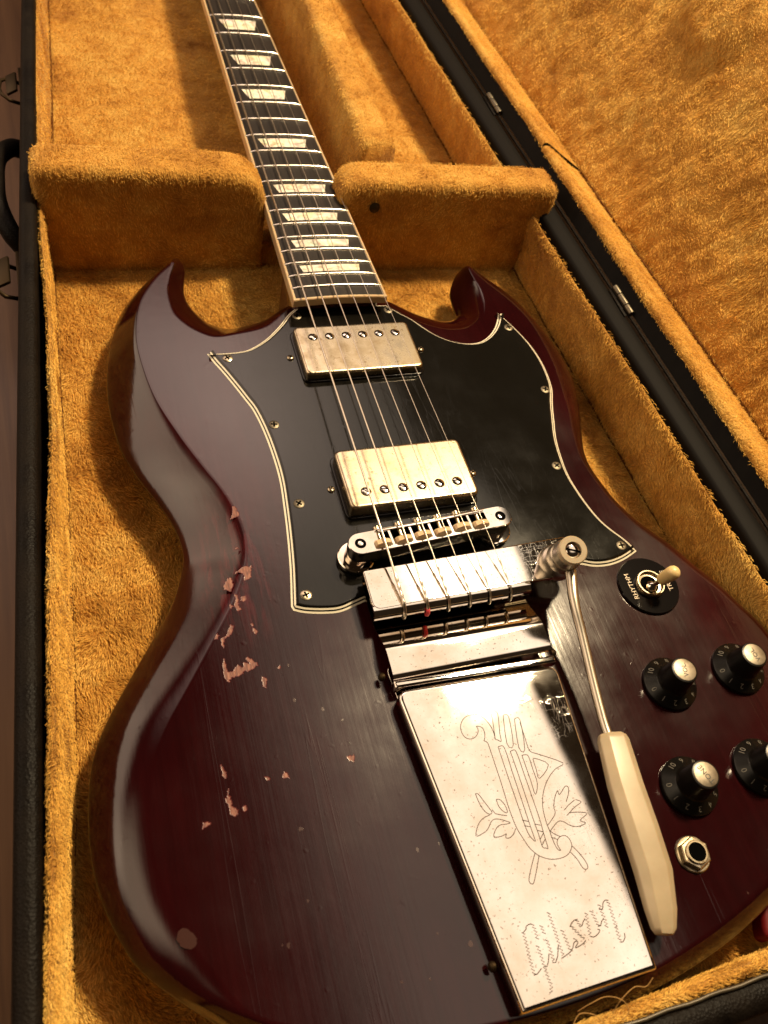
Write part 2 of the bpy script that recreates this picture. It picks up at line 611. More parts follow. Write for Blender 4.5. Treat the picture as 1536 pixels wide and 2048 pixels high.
# traced outlines, millimetres in the guitar's own frame
DATA = {"PG":[[-23.66,172.61],[-30.4,166.69],[-36.95,158.4],[-46.6,148.56],[-55.25,142.51],[-61.67,139.92],[-71.82,139.25],[-81.77,139.74],[-79.36,133.03],[-75.36,124.0],[-70.89,112.84],[-67.68,104.18],[-64.59,95.29],[-62.07,80.06],[-60.8,63.46],[-60.68,48.24],[-62.12,32.24],[-64.11,15.21],[-66.79,-2.92],[-69.78,-18.51],[-70.64,-22.87],[-69.97,-25.1],[-64.63,-27.36],[-55.85,-29.19],[-48.05,-29.52],[-37.85,-26.77],[77.95,-24.1],[87.39,-27.16],[96.31,-27.71],[105.6,-25.85],[115.06,-22.07],[111.98,-14.62],[105.4,-4.61],[101.77,4.11],[98.92,16.88],[97.46,30.81],[98.72,44.95],[100.98,56.91],[105.07,69.55],[108.97,81.07],[113.63,92.86],[115.49,103.64],[115.92,116.92],[113.87,131.21],[109.73,144.25],[104.84,155.79],[103.21,159.26],[97.83,149.14],[91.15,141.3],[83.92,136.27],[77.51,134.66],[70.62,135.23],[63.25,137.96],[57.01,142.3],[51.5,148.29],[44.82,157.45],[38.51,163.8],[31.94,171.09]],"PGS":[[-71.63,133.19],[-56.27,83.34],[-54.65,31.72],[-63.03,-19.35],[-25.87,163.17],[30.83,164.46],[103.57,143.8],[107.37,91.53],[91.46,36.43],[106.18,-18.61]],"BL":[[[-28.31,178.23],-4,[-28.86,172.12]],[[-42.17,171.34],-7,[-44.9,159.43]],[[-57.19,169.35],-10,[-63.38,154.75]],[[-65.54,171.27],-12,[-74.29,153.61]],[[-73.34,176.71],-13,[-81.26,156.95]],[[-79.12,185.84],-14,[-88.48,163.92]],[[-83.2,197.15],-15,[-93.96,173.66]],[[-84.22,206.89],-15,[-95.24,184.1]],[[-82.69,218.04],-15,[-94.87,194.65]],[[-80.84,228.24],-14,[-92.2,205.33]],[[-84.27,235.82],-13,[-88.25,216.67]],[[-93.54,227.93],-14,[-93.15,212.88]],[[-107.26,213.57],-15,[-102.69,201.54]],[[-119.31,197.2],-16,[-111.76,185.15]],[[-127.69,177.02],-16,[-116.66,165.23]],[[-134.0,148.1],-16,[-117.92,144.06]],[[-135.92,122.44],-16,[-114.18,112.65]],[[-133.64,94.34],-16,[-105.69,84.93]],[[-127.36,73.72],-16,[-96.83,61.99]],[[-119.2,55.13],-16,[-89.36,43.79]],[[-113.34,38.03],-16,[-85.19,26.63]],[[-111.82,22.45],-16,[-85.07,12.12]],[[-115.1,10.16],-16,[-89.02,-1.2]],[[-121.1,-3.91],-16,[-96.83,-15.94]],[[-131.08,-19.15],-16,[-109.32,-33.99]],[[-143.8,-37.79],-16,[-122.56,-52.86]],[[-155.59,-56.33],-16,[-132.87,-67.56]],[[-162.57,-72.37],-16,[-140.14,-81.96]],[[-165.82,-90.3],-16,[-144.54,-98.11]],[[-166.53,-109.68],-16,[-145.49,-116.92]],[[-164.57,-125.0],-16,[-142.54,-133.84]],[[-159.92,-140.36],-16,[-137.24,-149.76]],[[-152.69,-154.19],-16,[-129.75,-163.25]],[[-135.7,-171.89],-16,[-120.79,-177.57]]],"LYRE":[[[-5.94,-104.56],[-5.05,-103.26],[-4.54,-101.87],[-4.36,-100.4],[-4.56,-99.1],[-5.52,-98.14],[-7.03,-97.73],[-6.74,-98.65],[-7.01,-100.1],[-7.99,-101.39],[-9.64,-102.39],[-11.26,-102.59],[-12.85,-102.01],[-13.9,-100.65],[-14.29,-98.82],[-14.07,-96.86],[-13.31,-95.26],[-12.01,-93.76],[-10.05,-92.63],[-7.86,-92.32],[-5.86,-92.58],[-3.83,-93.51],[-2.33,-95.15],[-1.27,-97.25],[-0.59,-99.68],[-0.41,-101.99],[-0.54,-103.71],[-0.74,-104.82],[0.34,-105.55],[1.52,-106.3],[2.17,-102.78],[4.45,-93.97],[2.07,-92.97],[0.59,-98.91],[-0.74,-104.82]],[[6.56,-95.44],[8.81,-96.52],[6.17,-109.03],[3.65,-107.84],[6.56,-95.44]],[[10.98,-98.1],[13.34,-98.9],[10.5,-111.93],[8.24,-110.46],[10.98,-98.1]],[[12.93,-99.95],[12.5,-107.47],[12.51,-112.96],[15.75,-115.14],[25.01,-120.98],[21.12,-122.57],[17.63,-124.57],[14.34,-127.43],[11.7,-130.63],[9.9,-133.96],[8.82,-136.95],[8.3,-140.04],[8.02,-143.15],[8.14,-145.87],[8.03,-148.52],[8.21,-151.66],[8.67,-153.53],[9.64,-154.19],[9.59,-153.74],[9.22,-151.9],[9.55,-150.65],[10.62,-149.57],[12.12,-149.03],[13.81,-149.25],[15.0,-150.6],[15.22,-152.65],[14.74,-154.08],[12.96,-155.85],[10.53,-156.8],[7.46,-156.94],[4.67,-156.49],[2.54,-155.64],[0.2,-154.13],[-1.49,-152.21],[-2.93,-149.69],[-3.99,-146.15],[-4.97,-142.38],[-5.35,-138.26],[-5.4,-133.25],[-5.13,-127.32],[-4.85,-121.28],[-4.74,-115.57],[-4.62,-109.77],[-4.66,-105.73],[-5.94,-104.56]],[[-0.74,-108.39],[0.11,-108.23],[1.88,-109.45],[1.48,-120.77],[1.15,-131.98],[0.91,-140.15],[0.76,-145.49],[0.64,-148.47],[-0.65,-146.49],[-1.2,-144.14],[-1.32,-140.09],[-1.21,-132.83],[-1.09,-122.11],[-0.74,-108.39]],[[3.86,-111.35],[5.0,-111.1],[6.42,-112.14],[6.23,-121.82],[6.05,-131.23],[5.76,-141.27],[5.27,-146.1],[4.83,-151.96],[4.1,-151.92],[2.72,-151.02],[3.04,-146.02],[3.05,-141.1],[3.31,-132.93],[3.73,-120.31],[3.86,-111.35]],[[8.3,-114.02],[9.84,-114.11],[11.01,-115.1],[10.77,-120.89],[10.43,-126.8],[7.81,-130.93],[8.03,-125.08],[8.3,-114.02]],[[12.49,-116.65],[13.59,-116.54],[18.35,-120.36],[12.19,-125.05],[12.21,-121.2],[12.49,-116.65]],[[-1.67,-139.33],[0.78,-140.48]],[[-1.67,-141.58],[0.55,-142.54]],[[3.23,-142.13],[5.27,-143.05]],[[3.12,-144.61],[5.18,-145.72]],[[2.89,-148.2],[5.27,-146.1]],[[2.97,-150.43],[5.03,-148.48]],[[-17.26,-124.97],[-16.14,-125.31],[-14.71,-128.85],[-13.43,-132.11],[-12.99,-133.57],[-13.94,-134.12],[-15.34,-133.26],[-16.47,-130.96],[-17.07,-127.86],[-17.26,-124.97]],[[-12.6,-132.53],[-11.82,-134.42],[-9.28,-135.55],[-7.3,-136.23]],[[-9.4,-129.04],[-7.96,-129.46],[-6.76,-131.57],[-6.42,-133.94],[-6.9,-135.19],[-8.26,-134.2],[-9.38,-131.89],[-9.4,-129.04]],[[-14.29,-134.4],[-17.46,-135.02],[-20.39,-137.02],[-22.72,-140.8],[-20.01,-140.64],[-17.17,-139.54],[-14.83,-137.19],[-13.06,-136.39],[-10.79,-136.92],[-8.33,-138.25],[-6.97,-139.23],[-8.75,-139.36],[-11.37,-139.11],[-13.42,-139.97],[-15.61,-142.55],[-13.72,-143.34],[-11.19,-143.14],[-10.1,-142.87],[-10.91,-144.31],[-9.33,-144.68],[-7.2,-143.63],[-5.58,-141.79]],[[8.31,-143.66],[12.26,-140.95],[13.44,-139.38],[13.77,-137.15],[15.96,-133.46],[17.89,-131.63],[17.9,-133.19],[19.22,-132.55],[21.92,-130.54],[23.18,-131.3],[22.05,-133.89],[19.79,-136.66]],[[17.56,-139.64],[20.19,-138.15],[23.68,-136.75]],[[24.21,-136.73],[26.19,-138.2],[22.42,-139.59],[19.04,-141.36],[17.74,-141.97]],[[19.37,-141.2],[22.81,-141.66],[26.85,-143.14],[22.6,-145.06],[24.58,-146.43],[23.0,-147.06],[19.91,-147.03],[17.37,-145.76],[15.54,-144.07],[13.83,-143.27],[11.73,-144.0],[8.6,-145.98]],[[-1.12,-152.51],[-4.22,-156.51],[-7.2,-160.87],[-7.54,-162.55],[-6.9,-163.12],[-5.93,-162.86],[-3.39,-159.26],[-0.03,-154.07]],[[15.15,-153.74],[16.71,-156.53],[18.14,-160.14],[18.39,-162.37],[17.73,-163.29],[16.73,-163.26],[15.94,-162.21],[15.11,-158.98],[13.5,-155.77]],[[8.14,-145.87],[9.47,-147.52],[11.8,-149.18]],[[7.8,-148.47],[9.99,-149.87]]],"SCRIPT":[[[-16.75,-178.41],[-15.29,-177.65],[-15.0,-176.91],[-13.82,-176.39],[-12.47,-176.41]],[[-18.22,-192.87],[-16.68,-192.81],[-14.46,-191.53]],[[-13.37,-191.19],[-12.16,-191.51],[-11.06,-190.23],[-9.64,-187.6]],[[-9.56,-190.77],[-8.35,-191.09],[-6.8,-189.44],[-5.05,-186.07]],[[-5.55,-190.39],[-3.62,-189.94],[-1.37,-189.25],[0.32,-188.08],[1.31,-186.73],[2.63,-186.42],[2.9,-187.13],[1.13,-188.45],[2.98,-188.28],[5.2,-187.72],[6.3,-187.03]],[[2.14,-181.24],[3.27,-180.04],[4.74,-179.42],[6.13,-179.43]],[[5.9,-182.19],[6.99,-181.97],[8.2,-180.62],[9.26,-180.05]],[[8.5,-186.13],[9.98,-186.83],[12.06,-186.22],[13.33,-185.22],[12.57,-184.7]],[[13.16,-183.86],[14.38,-183.83],[15.43,-182.44],[16.69,-181.92]],[[16.15,-178.25],[17.69,-178.47],[18.8,-176.54],[20.15,-175.85],[21.37,-176.32]],[[19.46,-191.04],[20.72,-191.36],[22.22,-190.11],[22.68,-188.58]]],"SCRIPTZ":[[[-17.36,-178.29],[-16.19,-179.17],[-17.43,-179.56],[-16.27,-180.43],[-17.51,-180.82],[-16.35,-181.69],[-17.59,-182.07],[-16.45,-182.94],[-17.73,-183.32],[-16.61,-184.18],[-17.89,-184.56],[-16.77,-185.42],[-18.04,-185.8],[-16.93,-186.66],[-18.2,-187.03],[-17.09,-187.88],[-18.32,-188.25],[-17.16,-189.11],[-18.37,-189.48],[-17.22,-190.33],[-18.43,-190.7],[-17.28,-191.55],[-18.49,-191.91],[-17.34,-192.76]],[[-12.91,-176.33],[-11.59,-177.19],[-12.71,-177.56],[-11.39,-178.41],[-12.51,-178.78],[-11.3,-179.64],[-12.59,-180.02],[-11.46,-180.88],[-12.76,-181.25],[-11.63,-182.1]],[[-9.63,-177.81],[-8.38,-178.65],[-9.58,-179.0],[-8.33,-179.83],[-9.52,-180.18],[-8.28,-181.02]],[[-13.67,-183.89],[-12.45,-184.77],[-13.64,-185.16],[-12.43,-186.04],[-13.61,-186.42],[-12.4,-187.3],[-13.6,-187.68],[-12.42,-188.56],[-13.64,-188.94],[-12.47,-189.81],[-13.69,-190.19],[-12.52,-191.06],[-13.73,-191.44],[-12.55,-192.3],[-13.74,-192.68],[-12.56,-193.54],[-13.75,-193.91],[-12.58,-194.78],[-13.76,-195.14],[-12.48,-196.0],[-13.56,-196.35],[-12.28,-197.21],[-13.46,-197.55],[-12.57,-198.37],[-14.03,-198.68],[-13.14,-199.5],[-14.59,-199.81]],[[-9.41,-182.9],[-8.17,-183.77],[-9.36,-184.15],[-8.13,-185.02],[-9.32,-185.4],[-8.09,-186.27],[-9.3,-186.65],[-8.12,-187.51],[-9.36,-187.89],[-8.18,-188.76],[-9.41,-189.13],[-8.24,-189.99],[-9.46,-190.36]],[[-4.99,-174.19],[-3.75,-175.09],[-4.99,-175.5],[-3.76,-176.4],[-4.99,-176.81],[-3.76,-177.7],[-4.99,-178.11],[-3.76,-179.0],[-4.98,-179.41],[-3.75,-180.3],[-4.98,-180.7],[-3.75,-181.59],[-4.99,-181.99],[-3.8,-182.87],[-5.05,-183.27],[-3.86,-184.15],[-5.11,-184.55],[-3.92,-185.43],[-5.17,-185.82],[-3.98,-186.7],[-5.19,-187.08],[-3.95,-187.96],[-5.14,-188.34],[-3.91,-189.22],[-5.09,-189.59]],[[-2.12,-181.34],[-0.83,-182.25],[-2.0,-182.66],[-0.71,-183.57],[-1.88,-183.97],[-0.61,-184.88],[-1.82,-185.29],[-0.58,-186.19],[-1.78,-186.6],[-0.54,-187.5],[-1.74,-187.9],[-0.51,-188.8]],[[1.69,-185.24],[2.93,-186.14],[1.71,-186.54]],[[2.01,-180.91],[3.56,-181.74],[2.64,-182.07],[4.19,-182.89],[3.26,-183.22],[4.81,-184.05],[3.92,-184.36],[5.54,-185.15],[4.69,-185.45],[6.31,-186.24],[5.46,-186.53]],[[5.01,-179.52],[6.4,-180.34],[5.3,-180.67],[6.69,-181.49],[5.59,-181.81]],[[9.87,-178.07],[10.96,-178.95],[9.52,-179.33],[10.61,-180.21],[9.18,-180.59],[10.26,-181.47],[8.87,-181.85],[10.02,-182.73],[8.67,-183.11],[9.81,-183.98],[8.46,-184.36],[9.61,-185.24],[8.26,-185.61]],[[12.14,-177.96],[13.49,-178.83],[12.3,-179.2],[13.64,-180.06],[12.46,-180.43],[13.79,-181.29],[12.61,-181.65],[13.95,-182.51],[12.77,-182.87],[14.1,-183.73]],[[16.4,-176.66],[17.64,-177.55],[16.33,-177.94],[17.57,-178.83],[16.26,-179.22],[17.51,-180.11],[16.25,-180.5],[17.53,-181.38],[16.27,-181.76],[17.55,-182.64],[16.3,-183.02],[17.4,-183.9],[15.98,-184.27],[17.08,-185.15]],[[20.33,-176.61],[21.58,-177.52],[20.26,-177.94],[21.51,-178.86],[20.2,-179.27],[21.45,-180.18],[20.14,-180.59],[21.36,-181.5],[20.01,-181.91],[21.21,-182.82],[19.86,-183.22],[21.05,-184.12],[19.71,-184.52],[20.9,-185.43],[19.56,-185.82],[20.76,-186.73],[19.43,-187.12],[20.63,-188.02],[19.3,-188.41],[20.5,-189.31],[19.18,-189.69],[20.37,-190.59]]],"CHIPS":[[[-86.7,36.39],[-85.43,36.36],[-84.08,31.7],[-84.67,30.23],[-86.97,29.8],[-89.36,28.77],[-87.47,32.2]],[[-89.42,13.15],[-87.68,11.91],[-89.73,11.5]],[[-93.11,-1.83],[-89.23,1.09],[-86.6,2.1],[-84.95,1.11],[-83.79,2.36],[-85.45,-4.53],[-88.78,-6.1],[-88.58,-1.88],[-90.8,-0.79]],[[-98.8,-7.25],[-96.33,-3.47],[-94.46,-3.08],[-93.98,-7.03],[-95.76,-10.2],[-98.52,-9.04]],[[-94.79,-11.41],[-93.47,-12.33],[-93.23,-15.8],[-93.89,-17.74],[-93.01,-20.27],[-94.79,-20.96],[-95.61,-17.43],[-94.55,-14.89]],[[-91.93,-13.63],[-89.85,-13.64],[-89.47,-15.43],[-90.92,-16.76],[-92.55,-15.93]],[[-98.3,-17.64],[-97.26,-16.8],[-96.02,-18.04],[-97.4,-19.15]],[[-99.1,-26.86],[-97.53,-27.81],[-99.74,-31.99],[-102.86,-33.36],[-104.02,-38.28],[-104.68,-35.6],[-104.24,-33.1],[-101.36,-31.37]],[[-107.33,-32.85],[-105.74,-30.23],[-104.69,-31.4],[-105.9,-32.8]],[[-104.79,-42.56],[-104.4,-45.15],[-104.29,-49.21],[-102.39,-49.58],[-100.92,-47.69],[-99.33,-46.75],[-97.65,-48.32],[-96.91,-45.96],[-94.56,-47.04],[-95.85,-44.27],[-94.77,-43.72],[-92.11,-46.25],[-90.76,-48.08],[-92.77,-49.58],[-95.87,-50.85],[-96.84,-50.04],[-99.47,-52.0],[-103.43,-52.15],[-104.66,-54.35],[-106.12,-51.62],[-105.97,-46.09]],[[-90.22,-27.81],[-89.06,-27.89],[-88.82,-29.06],[-90.12,-29.68]],[[-89.64,-30.24],[-88.24,-31.15],[-87.82,-32.88],[-89.31,-33.59],[-89.96,-31.83]],[[-90.54,-54.06],[-89.5,-54.57],[-88.59,-55.67],[-89.72,-59.75],[-90.96,-58.89]],[[-82.83,-51.5],[-81.62,-50.16],[-82.07,-52.28]],[[-114.24,-88.18],[-112.91,-91.6],[-113.28,-94.84],[-114.32,-93.51]],[[-113.03,-98.19],[-113.19,-101.05],[-112.47,-104.8],[-113.27,-105.33],[-110.82,-107.31],[-110.8,-109.08],[-112.73,-110.05],[-113.89,-108.73],[-114.28,-105.1],[-115.2,-102.39],[-114.06,-101.93]],[[-109.0,-107.01],[-107.49,-106.5],[-107.3,-108.47],[-108.78,-109.55]],[[-124.77,-109.72],[-123.01,-109.43],[-121.86,-110.74],[-124.44,-111.86],[-125.53,-112.3]],[[-98.07,-97.09],[-96.32,-97.48],[-96.03,-98.88],[-97.69,-98.81]],[[-89.92,-96.79],[-88.86,-97.03],[-88.27,-100.37],[-91.14,-98.99]],[[-63.18,-95.96],[-59.96,-95.87],[-60.75,-98.81],[-62.56,-98.03]]],"SMUDGE":[[-139.23,-145.39],[-136.96,-145.06],[-134.23,-147.87],[-133.73,-150.71],[-135.87,-152.26],[-138.8,-150.91],[-140.27,-148.14]]}

# ------------------------------------------------------------------ room floor
FLOOR_Z = -86.0
floor = empty('floor', (0, 0, FLOOR_Z))
tag(floor, 'oak board floor around the open guitar case', 'floor', kind='structure')
pl_me = None
for i in range(14):
    y_off = (i * 397) % 900
    for k in range(3):
        w, ln = 118.0, 1190.0
        cx, cy = -900 + i * 120.0 + 8, -1400 + y_off + k * 1192.0
        if pl_me is None:
            o = box('plank', (0, 0, -9), (w, ln, 18), M_FLOOR, None, 0.8, 1)
            pl_me = o.data
        else:
            o = bpy.data.objects.new('plank', pl_me)
            col.objects.link(o)
        o.location = (cx * S, cy * S, FLOOR_Z * S)
        par(o, floor)

# ------------------------------------------------------------------ the open case
case = empty('guitar_case', (0, 250, FLOOR_Z))
tag(case, 'open black guitar case lined with golden plush, lid folded back to the right', 'guitar case')
ZF, ZW = -40.0, 8.0                      # plush floor, top of plush walls
Y0, Y1 = -209.0, 820.0                   # inside ends
LT = ([-230, -165, -114, -66, 12, 90, 171, 244, 486, 850], [-186, -182.8, -178.4, -174.5, -169.6, -163.2, -159.4, -158.6, -148.2, -133])
LF = ([-230, -144, -107, -77, -44, -6, 80, 125, 190, 260, 452, 577, 850], [-184, -179.2, -176, -172.5, -170, -167.6, -163, -162, -160, -156.8, -144.5, -138, -124])
def x_lt(y): return float(np.interp(y, *LT))
def x_lf(y): return float(np.interp(y, *LF))
def x_lo(y): return -169.5 + (y - 280) * .058         # outer edge of the left rim
def x_rt(y): return 164 - .040 * (y - 111)
def x_rf(y): return 161.4 + (242 - y) * .030
def x_hg(y): return 186 - .037 * (y - 157)            # hinge line
ZH = 10.0


def vnoise(P, scale, seed):
    """smooth value noise, -1..1, P (n,3) in mm"""
    r = np.random.default_rng(seed)
    G = r.uniform(-1, 1, (32, 32, 32))
    Q = np.asarray(P, float) / scale
    I = np.floor(Q).astype(int)
    f = Q - I
    f = f * f * (3 - 2 * f)
    out = 0
    for dx in (0, 1):
        for dy in (0, 1):
            for dz in (0, 1):
                w = (f[:, 0] if dx else 1 - f[:, 0]) * (f[:, 1] if dy else 1 - f[:, 1]) * (f[:, 2] if dz else 1 - f[:, 2])
                out = out + w * G[(I[:, 0] + dx) % 32, (I[:, 1] + dy) % 32, (I[:, 2] + dz) % 32]
    return out


def grid(name, fn, nu, nv, mat, parent, rough=1.0, seed=1, flip=False, ripple=None):
    """sheet from fn(u, v) with soft unevenness"""
    V = np.array([fn(i / nu, j / nv) for j in range(nv + 1) for i in range(nu + 1)], float)
    if rough > 0:
        V[:, 2] += rough * (.7 * vnoise(V, 34, seed) + .3 * vnoise(V, 12, seed + 1))
        V[:, 0] += .5 * rough * vnoise(V, 30, seed + 2)
    if ripple:
        amp, sc_, nv_ = ripple
        W_ = V * np.array((1.0, 1.9, 1.0)) + 6 * np.stack([vnoise(V, 40, seed + 5), vnoise(V, 40, seed + 6), vnoise(V, 40, seed + 7)], 1)
        V += np.array(nv_)[None, :] * (amp * (vnoise(W_, sc_, seed + 8) + .5 * vnoise(W_, sc_ * .5, seed + 9)))[:, None]
    F = []
    for j in range(nv):
        for i in range(nu):
            a, b = j * (nu + 1) + i, j * (nu + 1) + i + 1
            f = (a, b, b + nu + 1, a + nu + 1)
            F.append(f[::-1] if flip else f)
    return mesh(name, V.tolist(), F, mat, parent)


LININGS = []                             # (object, pile length, flow direction, lean)
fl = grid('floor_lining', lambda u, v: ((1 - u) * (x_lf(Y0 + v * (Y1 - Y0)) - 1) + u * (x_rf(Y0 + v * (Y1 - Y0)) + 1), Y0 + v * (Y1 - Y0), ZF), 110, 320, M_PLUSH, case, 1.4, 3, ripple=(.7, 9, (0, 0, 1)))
LININGS.append((fl, 3.2, (.35, -.9, 0), .9))


def wall_profile(xt, xf, sgn):
    # inside face, rolled top, a little way down the back; sgn is the outward direction
    return [(xf, ZF), (xf * .75 + xt * .25, ZF * .7 + ZW * .3), (xf * .4 + xt * .6, ZF * .35 + ZW * .65), (xt, ZW - 3.5), (xt + sgn * .3, ZW - 1.2), (xt + sgn * 1.1, ZW), (xt + sgn * 2.0, ZW - 1.0), (xt + sgn * 2.5, ZW - 4), (xt + sgn * 2.6, ZW - 22)]


def wl(u, v):
    y = Y0 + v * (Y1 - Y0)
    pr = wall_profile(x_lt(y), x_lf(y), -1)
    k = u * (len(pr) - 1); i = min(int(k), len(pr) - 2); t = k - i
    return (pr[i][0] * (1 - t) + pr[i + 1][0] * t, y, pr[i][1] * (1 - t) + pr[i + 1][1] * t)


def wr(u, v):
    y = Y0 + v * (Y1 - Y0)
    pr = wall_profile(x_rt(y), x_rf(y), 1)
    k = u * (len(pr) - 1); i = min(int(k), len(pr) - 2); t = k - i
    return (pr[i][0] * (1 - t) + pr[i + 1][0] * t, y, pr[i][1] * (1 - t) + pr[i + 1][1] * t)


def we(u, v):
    x = -186 + v * 366
    yw = -212 + .030 * x
    pr = [(yw, ZF), (yw - .3, -22), (yw - .6, -8), (yw - 1, ZW - 3.5), (yw - 1.6, ZW - 1), (yw - 3, ZW), (yw - 4.5, ZW - 1), (yw - 5.4, ZW - 4), (yw - 5.6, ZW - 22)]
    k = u * (len(pr) - 1); i = min(int(k), len(pr) - 2); t = k - i
    return (x, pr[i][0] * (1 - t) + pr[i + 1][0] * t, pr[i][1] * (1 - t) + pr[i + 1][1] * t)


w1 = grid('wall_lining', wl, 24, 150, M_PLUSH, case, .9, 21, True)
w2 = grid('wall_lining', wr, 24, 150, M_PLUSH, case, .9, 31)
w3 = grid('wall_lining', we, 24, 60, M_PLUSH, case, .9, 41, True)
LININGS += [(w1, 2.2, (0, -1, .2), .9), (w2, 2.6, (0, -.8, -.5), .9), (w3, 2.2, (.8, 0, .3), .9)]

tube('seam', [(x_rf(y) - .6, y, ZF + 1.2 + .5 * math.sin(y * .13)) for y in np.linspace(Y0, Y1, 160)], .75, M_SEAM, case, 6)
tube('seam', [(x_lf(y) + .6, y, ZF + 1.2 + .5 * math.sin(y * .11)) for y in np.linspace(Y0, Y1, 160)], .7, M_SEAM, case, 6)
# shell: floor board, outer walls with rounded vinyl rims
def strip(name, sections, mat, parent, sharp=40):
    """sections: list of closed cross-sections (3D rings)"""
    return loft(name, sections, mat, parent, sharp=sharp)


def rimsec(y, xi, xo, top, s):
    # xi inner face, xo outer face, s = outward sign ; rounded crown
    a = []
    a.append((xi, y, ZF - 6)); a.append((xi, y, top - 2.6)); a.append((xi + s * .8, y, top - .8)); a.append((xi + s * 2.4, y, top))
    a.append((xi + (xo - xi) * .55, y, top + .5)); a.append((xo - s * 2.6, y, top - .2)); a.append((xo - s * .8, y, top - 1.8)); a.append((xo, y, top - 4.2))
    a.append((xo, y, FLOOR_Z + 4)); a.append((xo - s * 6, y, FLOOR_Z + 1)); a.append((xo - s * 12, y, ZF - 8))
    return a


ys = np.linspace(Y0 - 16, Y1 + 16, 60)
strip('shell_side', [rimsec(y, x_lo(y) + 9.8, x_lo(y), ZW + 4 + .35 * math.sin(y * .021), -1) for y in ys], M_TOLEX, case)
strip('shell_side', [rimsec(y, x_rt(y) + 7, x_hg(y) - 1.2, ZW + 1.0, 1) for y in ys], M_RIM, case)
xs = np.linspace(-196, 196, 40)
def endsec(x, y0, s):
    return [(x, p[1], p[2]) for p in [(0, q[0], q[2]) for q in rimsec(0, y0, y0 + s * 12, ZW + 2.5, s)]]
strip('shell_end', [endsec(x, -217 + .012 * x, -1) for x in xs], M_TOLEX, case)
strip('shell_end', [endsec(x, Y1 + 4, 1) for x in xs], M_TOLEX, case)
mesh('shell_bottom', [(-188, -228, ZF - 5), (188, -228, ZF - 5), (172, Y1 + 14, ZF - 5), (-140, Y1 + 14, ZF - 5)], [(0, 1, 2, 3)], M_DARK, case)
# metal bead that runs along the hinge side
tube('edge_bead', [(x_hg(y) - 1.0, y, ZW + 1.5) for y in np.linspace(Y0 - 16, Y1 + 16, 40)], .9, M_TOLEX, case, 6)
# brass bead with worn stitching along the tail rim
tube('edge_bead', [(x, -216.8 + .0 * x + .25 * math.sin(x * .3), ZW + 3.2) for x in np.linspace(-185, 185, 80)], .8, simple('worn rim bead', (.07, .055, .035), .4, .3), case, 6)

# neck blocks
def block(name, outline, yfn, depth, r, mat, parent):
    """front profile in (x, z), pushed back along +y with a rolled front and back edge"""
    P = ccw(outline)
    rings = []
    n = 6
    m0 = P.mean(0)
    for f in (.12, .3, .45, .6, .75, .88):
        Q = m0 + (offset(P, r) - m0) * f
        rings.append([(x, yfn(x), z) for x, z in Q])
    for k in range(n + 1):
        a = math.pi / 2 * k / n
        Q = offset(P, r * (1 - math.sin(a)))
        rings.append([(x, yfn(x) + r * (1 - math.cos(a)), z) for x, z in Q])
    for k in range(n + 1):
        a = math.pi / 2 * k / n
        Q = offset(P, r * (1 - math.cos(a)))
        rings.append([(x, yfn(x) + depth - r * (1 - math.sin(a)), z) for x, z in Q])
    return loft(name, rings, mat, parent)


def resample(P, d):
    P = np.asarray(P, float); out = []
    for i in range(len(P)):
        a, b = P[i], P[(i + 1) % len(P)]
        m = max(1, int(np.linalg.norm(b - a) / d))
        out += [a + (b - a) * k / m for k in range(m)]
    return np.array(out)


yb = lambda x: 253.0 - .050 * x
bl = block('neck_block', resample(rounded([(-162, ZF - 16), (-25, ZF - 16), (-25, 31), (-162, 32)], [7, 7, 26, 10], 8), 4), yb, 29, 6, M_PLUSH, case)
br = block('neck_block', resample(rounded([(24, ZF - 16), (160, ZF - 16), (175, 12), (174, 29), (22, 29)], [7, 7, 14, 10, 18], 8), 4), yb, 27, 6, M_PLUSH, case)
LININGS += [(bl, 1.9, (.3, -.5, -.9), .8), (br, 1.9, (-.2, -.5, -.9), .8)]
# cradle below the neck between the blocks
ck = block('neck_cradle', resample(rounded([(-30, ZF - 16), (29, ZF - 16), (29, -24), (-30, -24)], 6, 4), 5), lambda x: 258 - .05 * x, 20, 4, M_PLUSH, case)
LININGS.append((ck, 2, (0, -.5, -.9), .8))
# long divider of the accessory compartment
def dv(yy, sh):
    x0, x1 = 50 + sh, 72 + sh
    return [(x, yy, z) for x, z in rounded([(x0 - 8, ZF - 3), (x1 + 3, ZF - 3), (x1, 25), (x0, 25)], [1, 1, 5, 8], 6)]
dvr = []
for k, yy in enumerate(np.linspace(300, Y1, 50)):
    dvr.append(dv(yy, .02 * (yy - 300)))
di = loft('compartment_wall', dvr, M_PLUSH, case)
LININGS.append((di, 2.0, (-.3, -.9, -.2), .9))

# buttons and tears on the blocks
lathe('upholstery_nail', [(3.6, 0), (3.4, .8), (2.2, 1.8), (.2, 2.2)], (44.5, 249.5, 12), M_BRASS, case, 16, axis=(0, -1, .1))

# hinges
for yc in (376, 153):
    hx = x_hg(yc)
    hinge = box('hinge', (hx - 1.2, yc, ZW + 1.6), (6, 25, .7), M_TOLEX, case, .2)
    for k, ln in ((-1, 7.4), (0, 9.6), (1, 7.4)):
        lathe('knuckle', [(1.9, -ln / 2), (2.1, -ln / 2 + .4), (2.1, ln / 2 - .4), (1.8, ln / 2)], (hx + .1, yc + k * 9.1, ZW + 3.4), M_SCREW, hinge, 14, axis=(-.037, 1, 0))

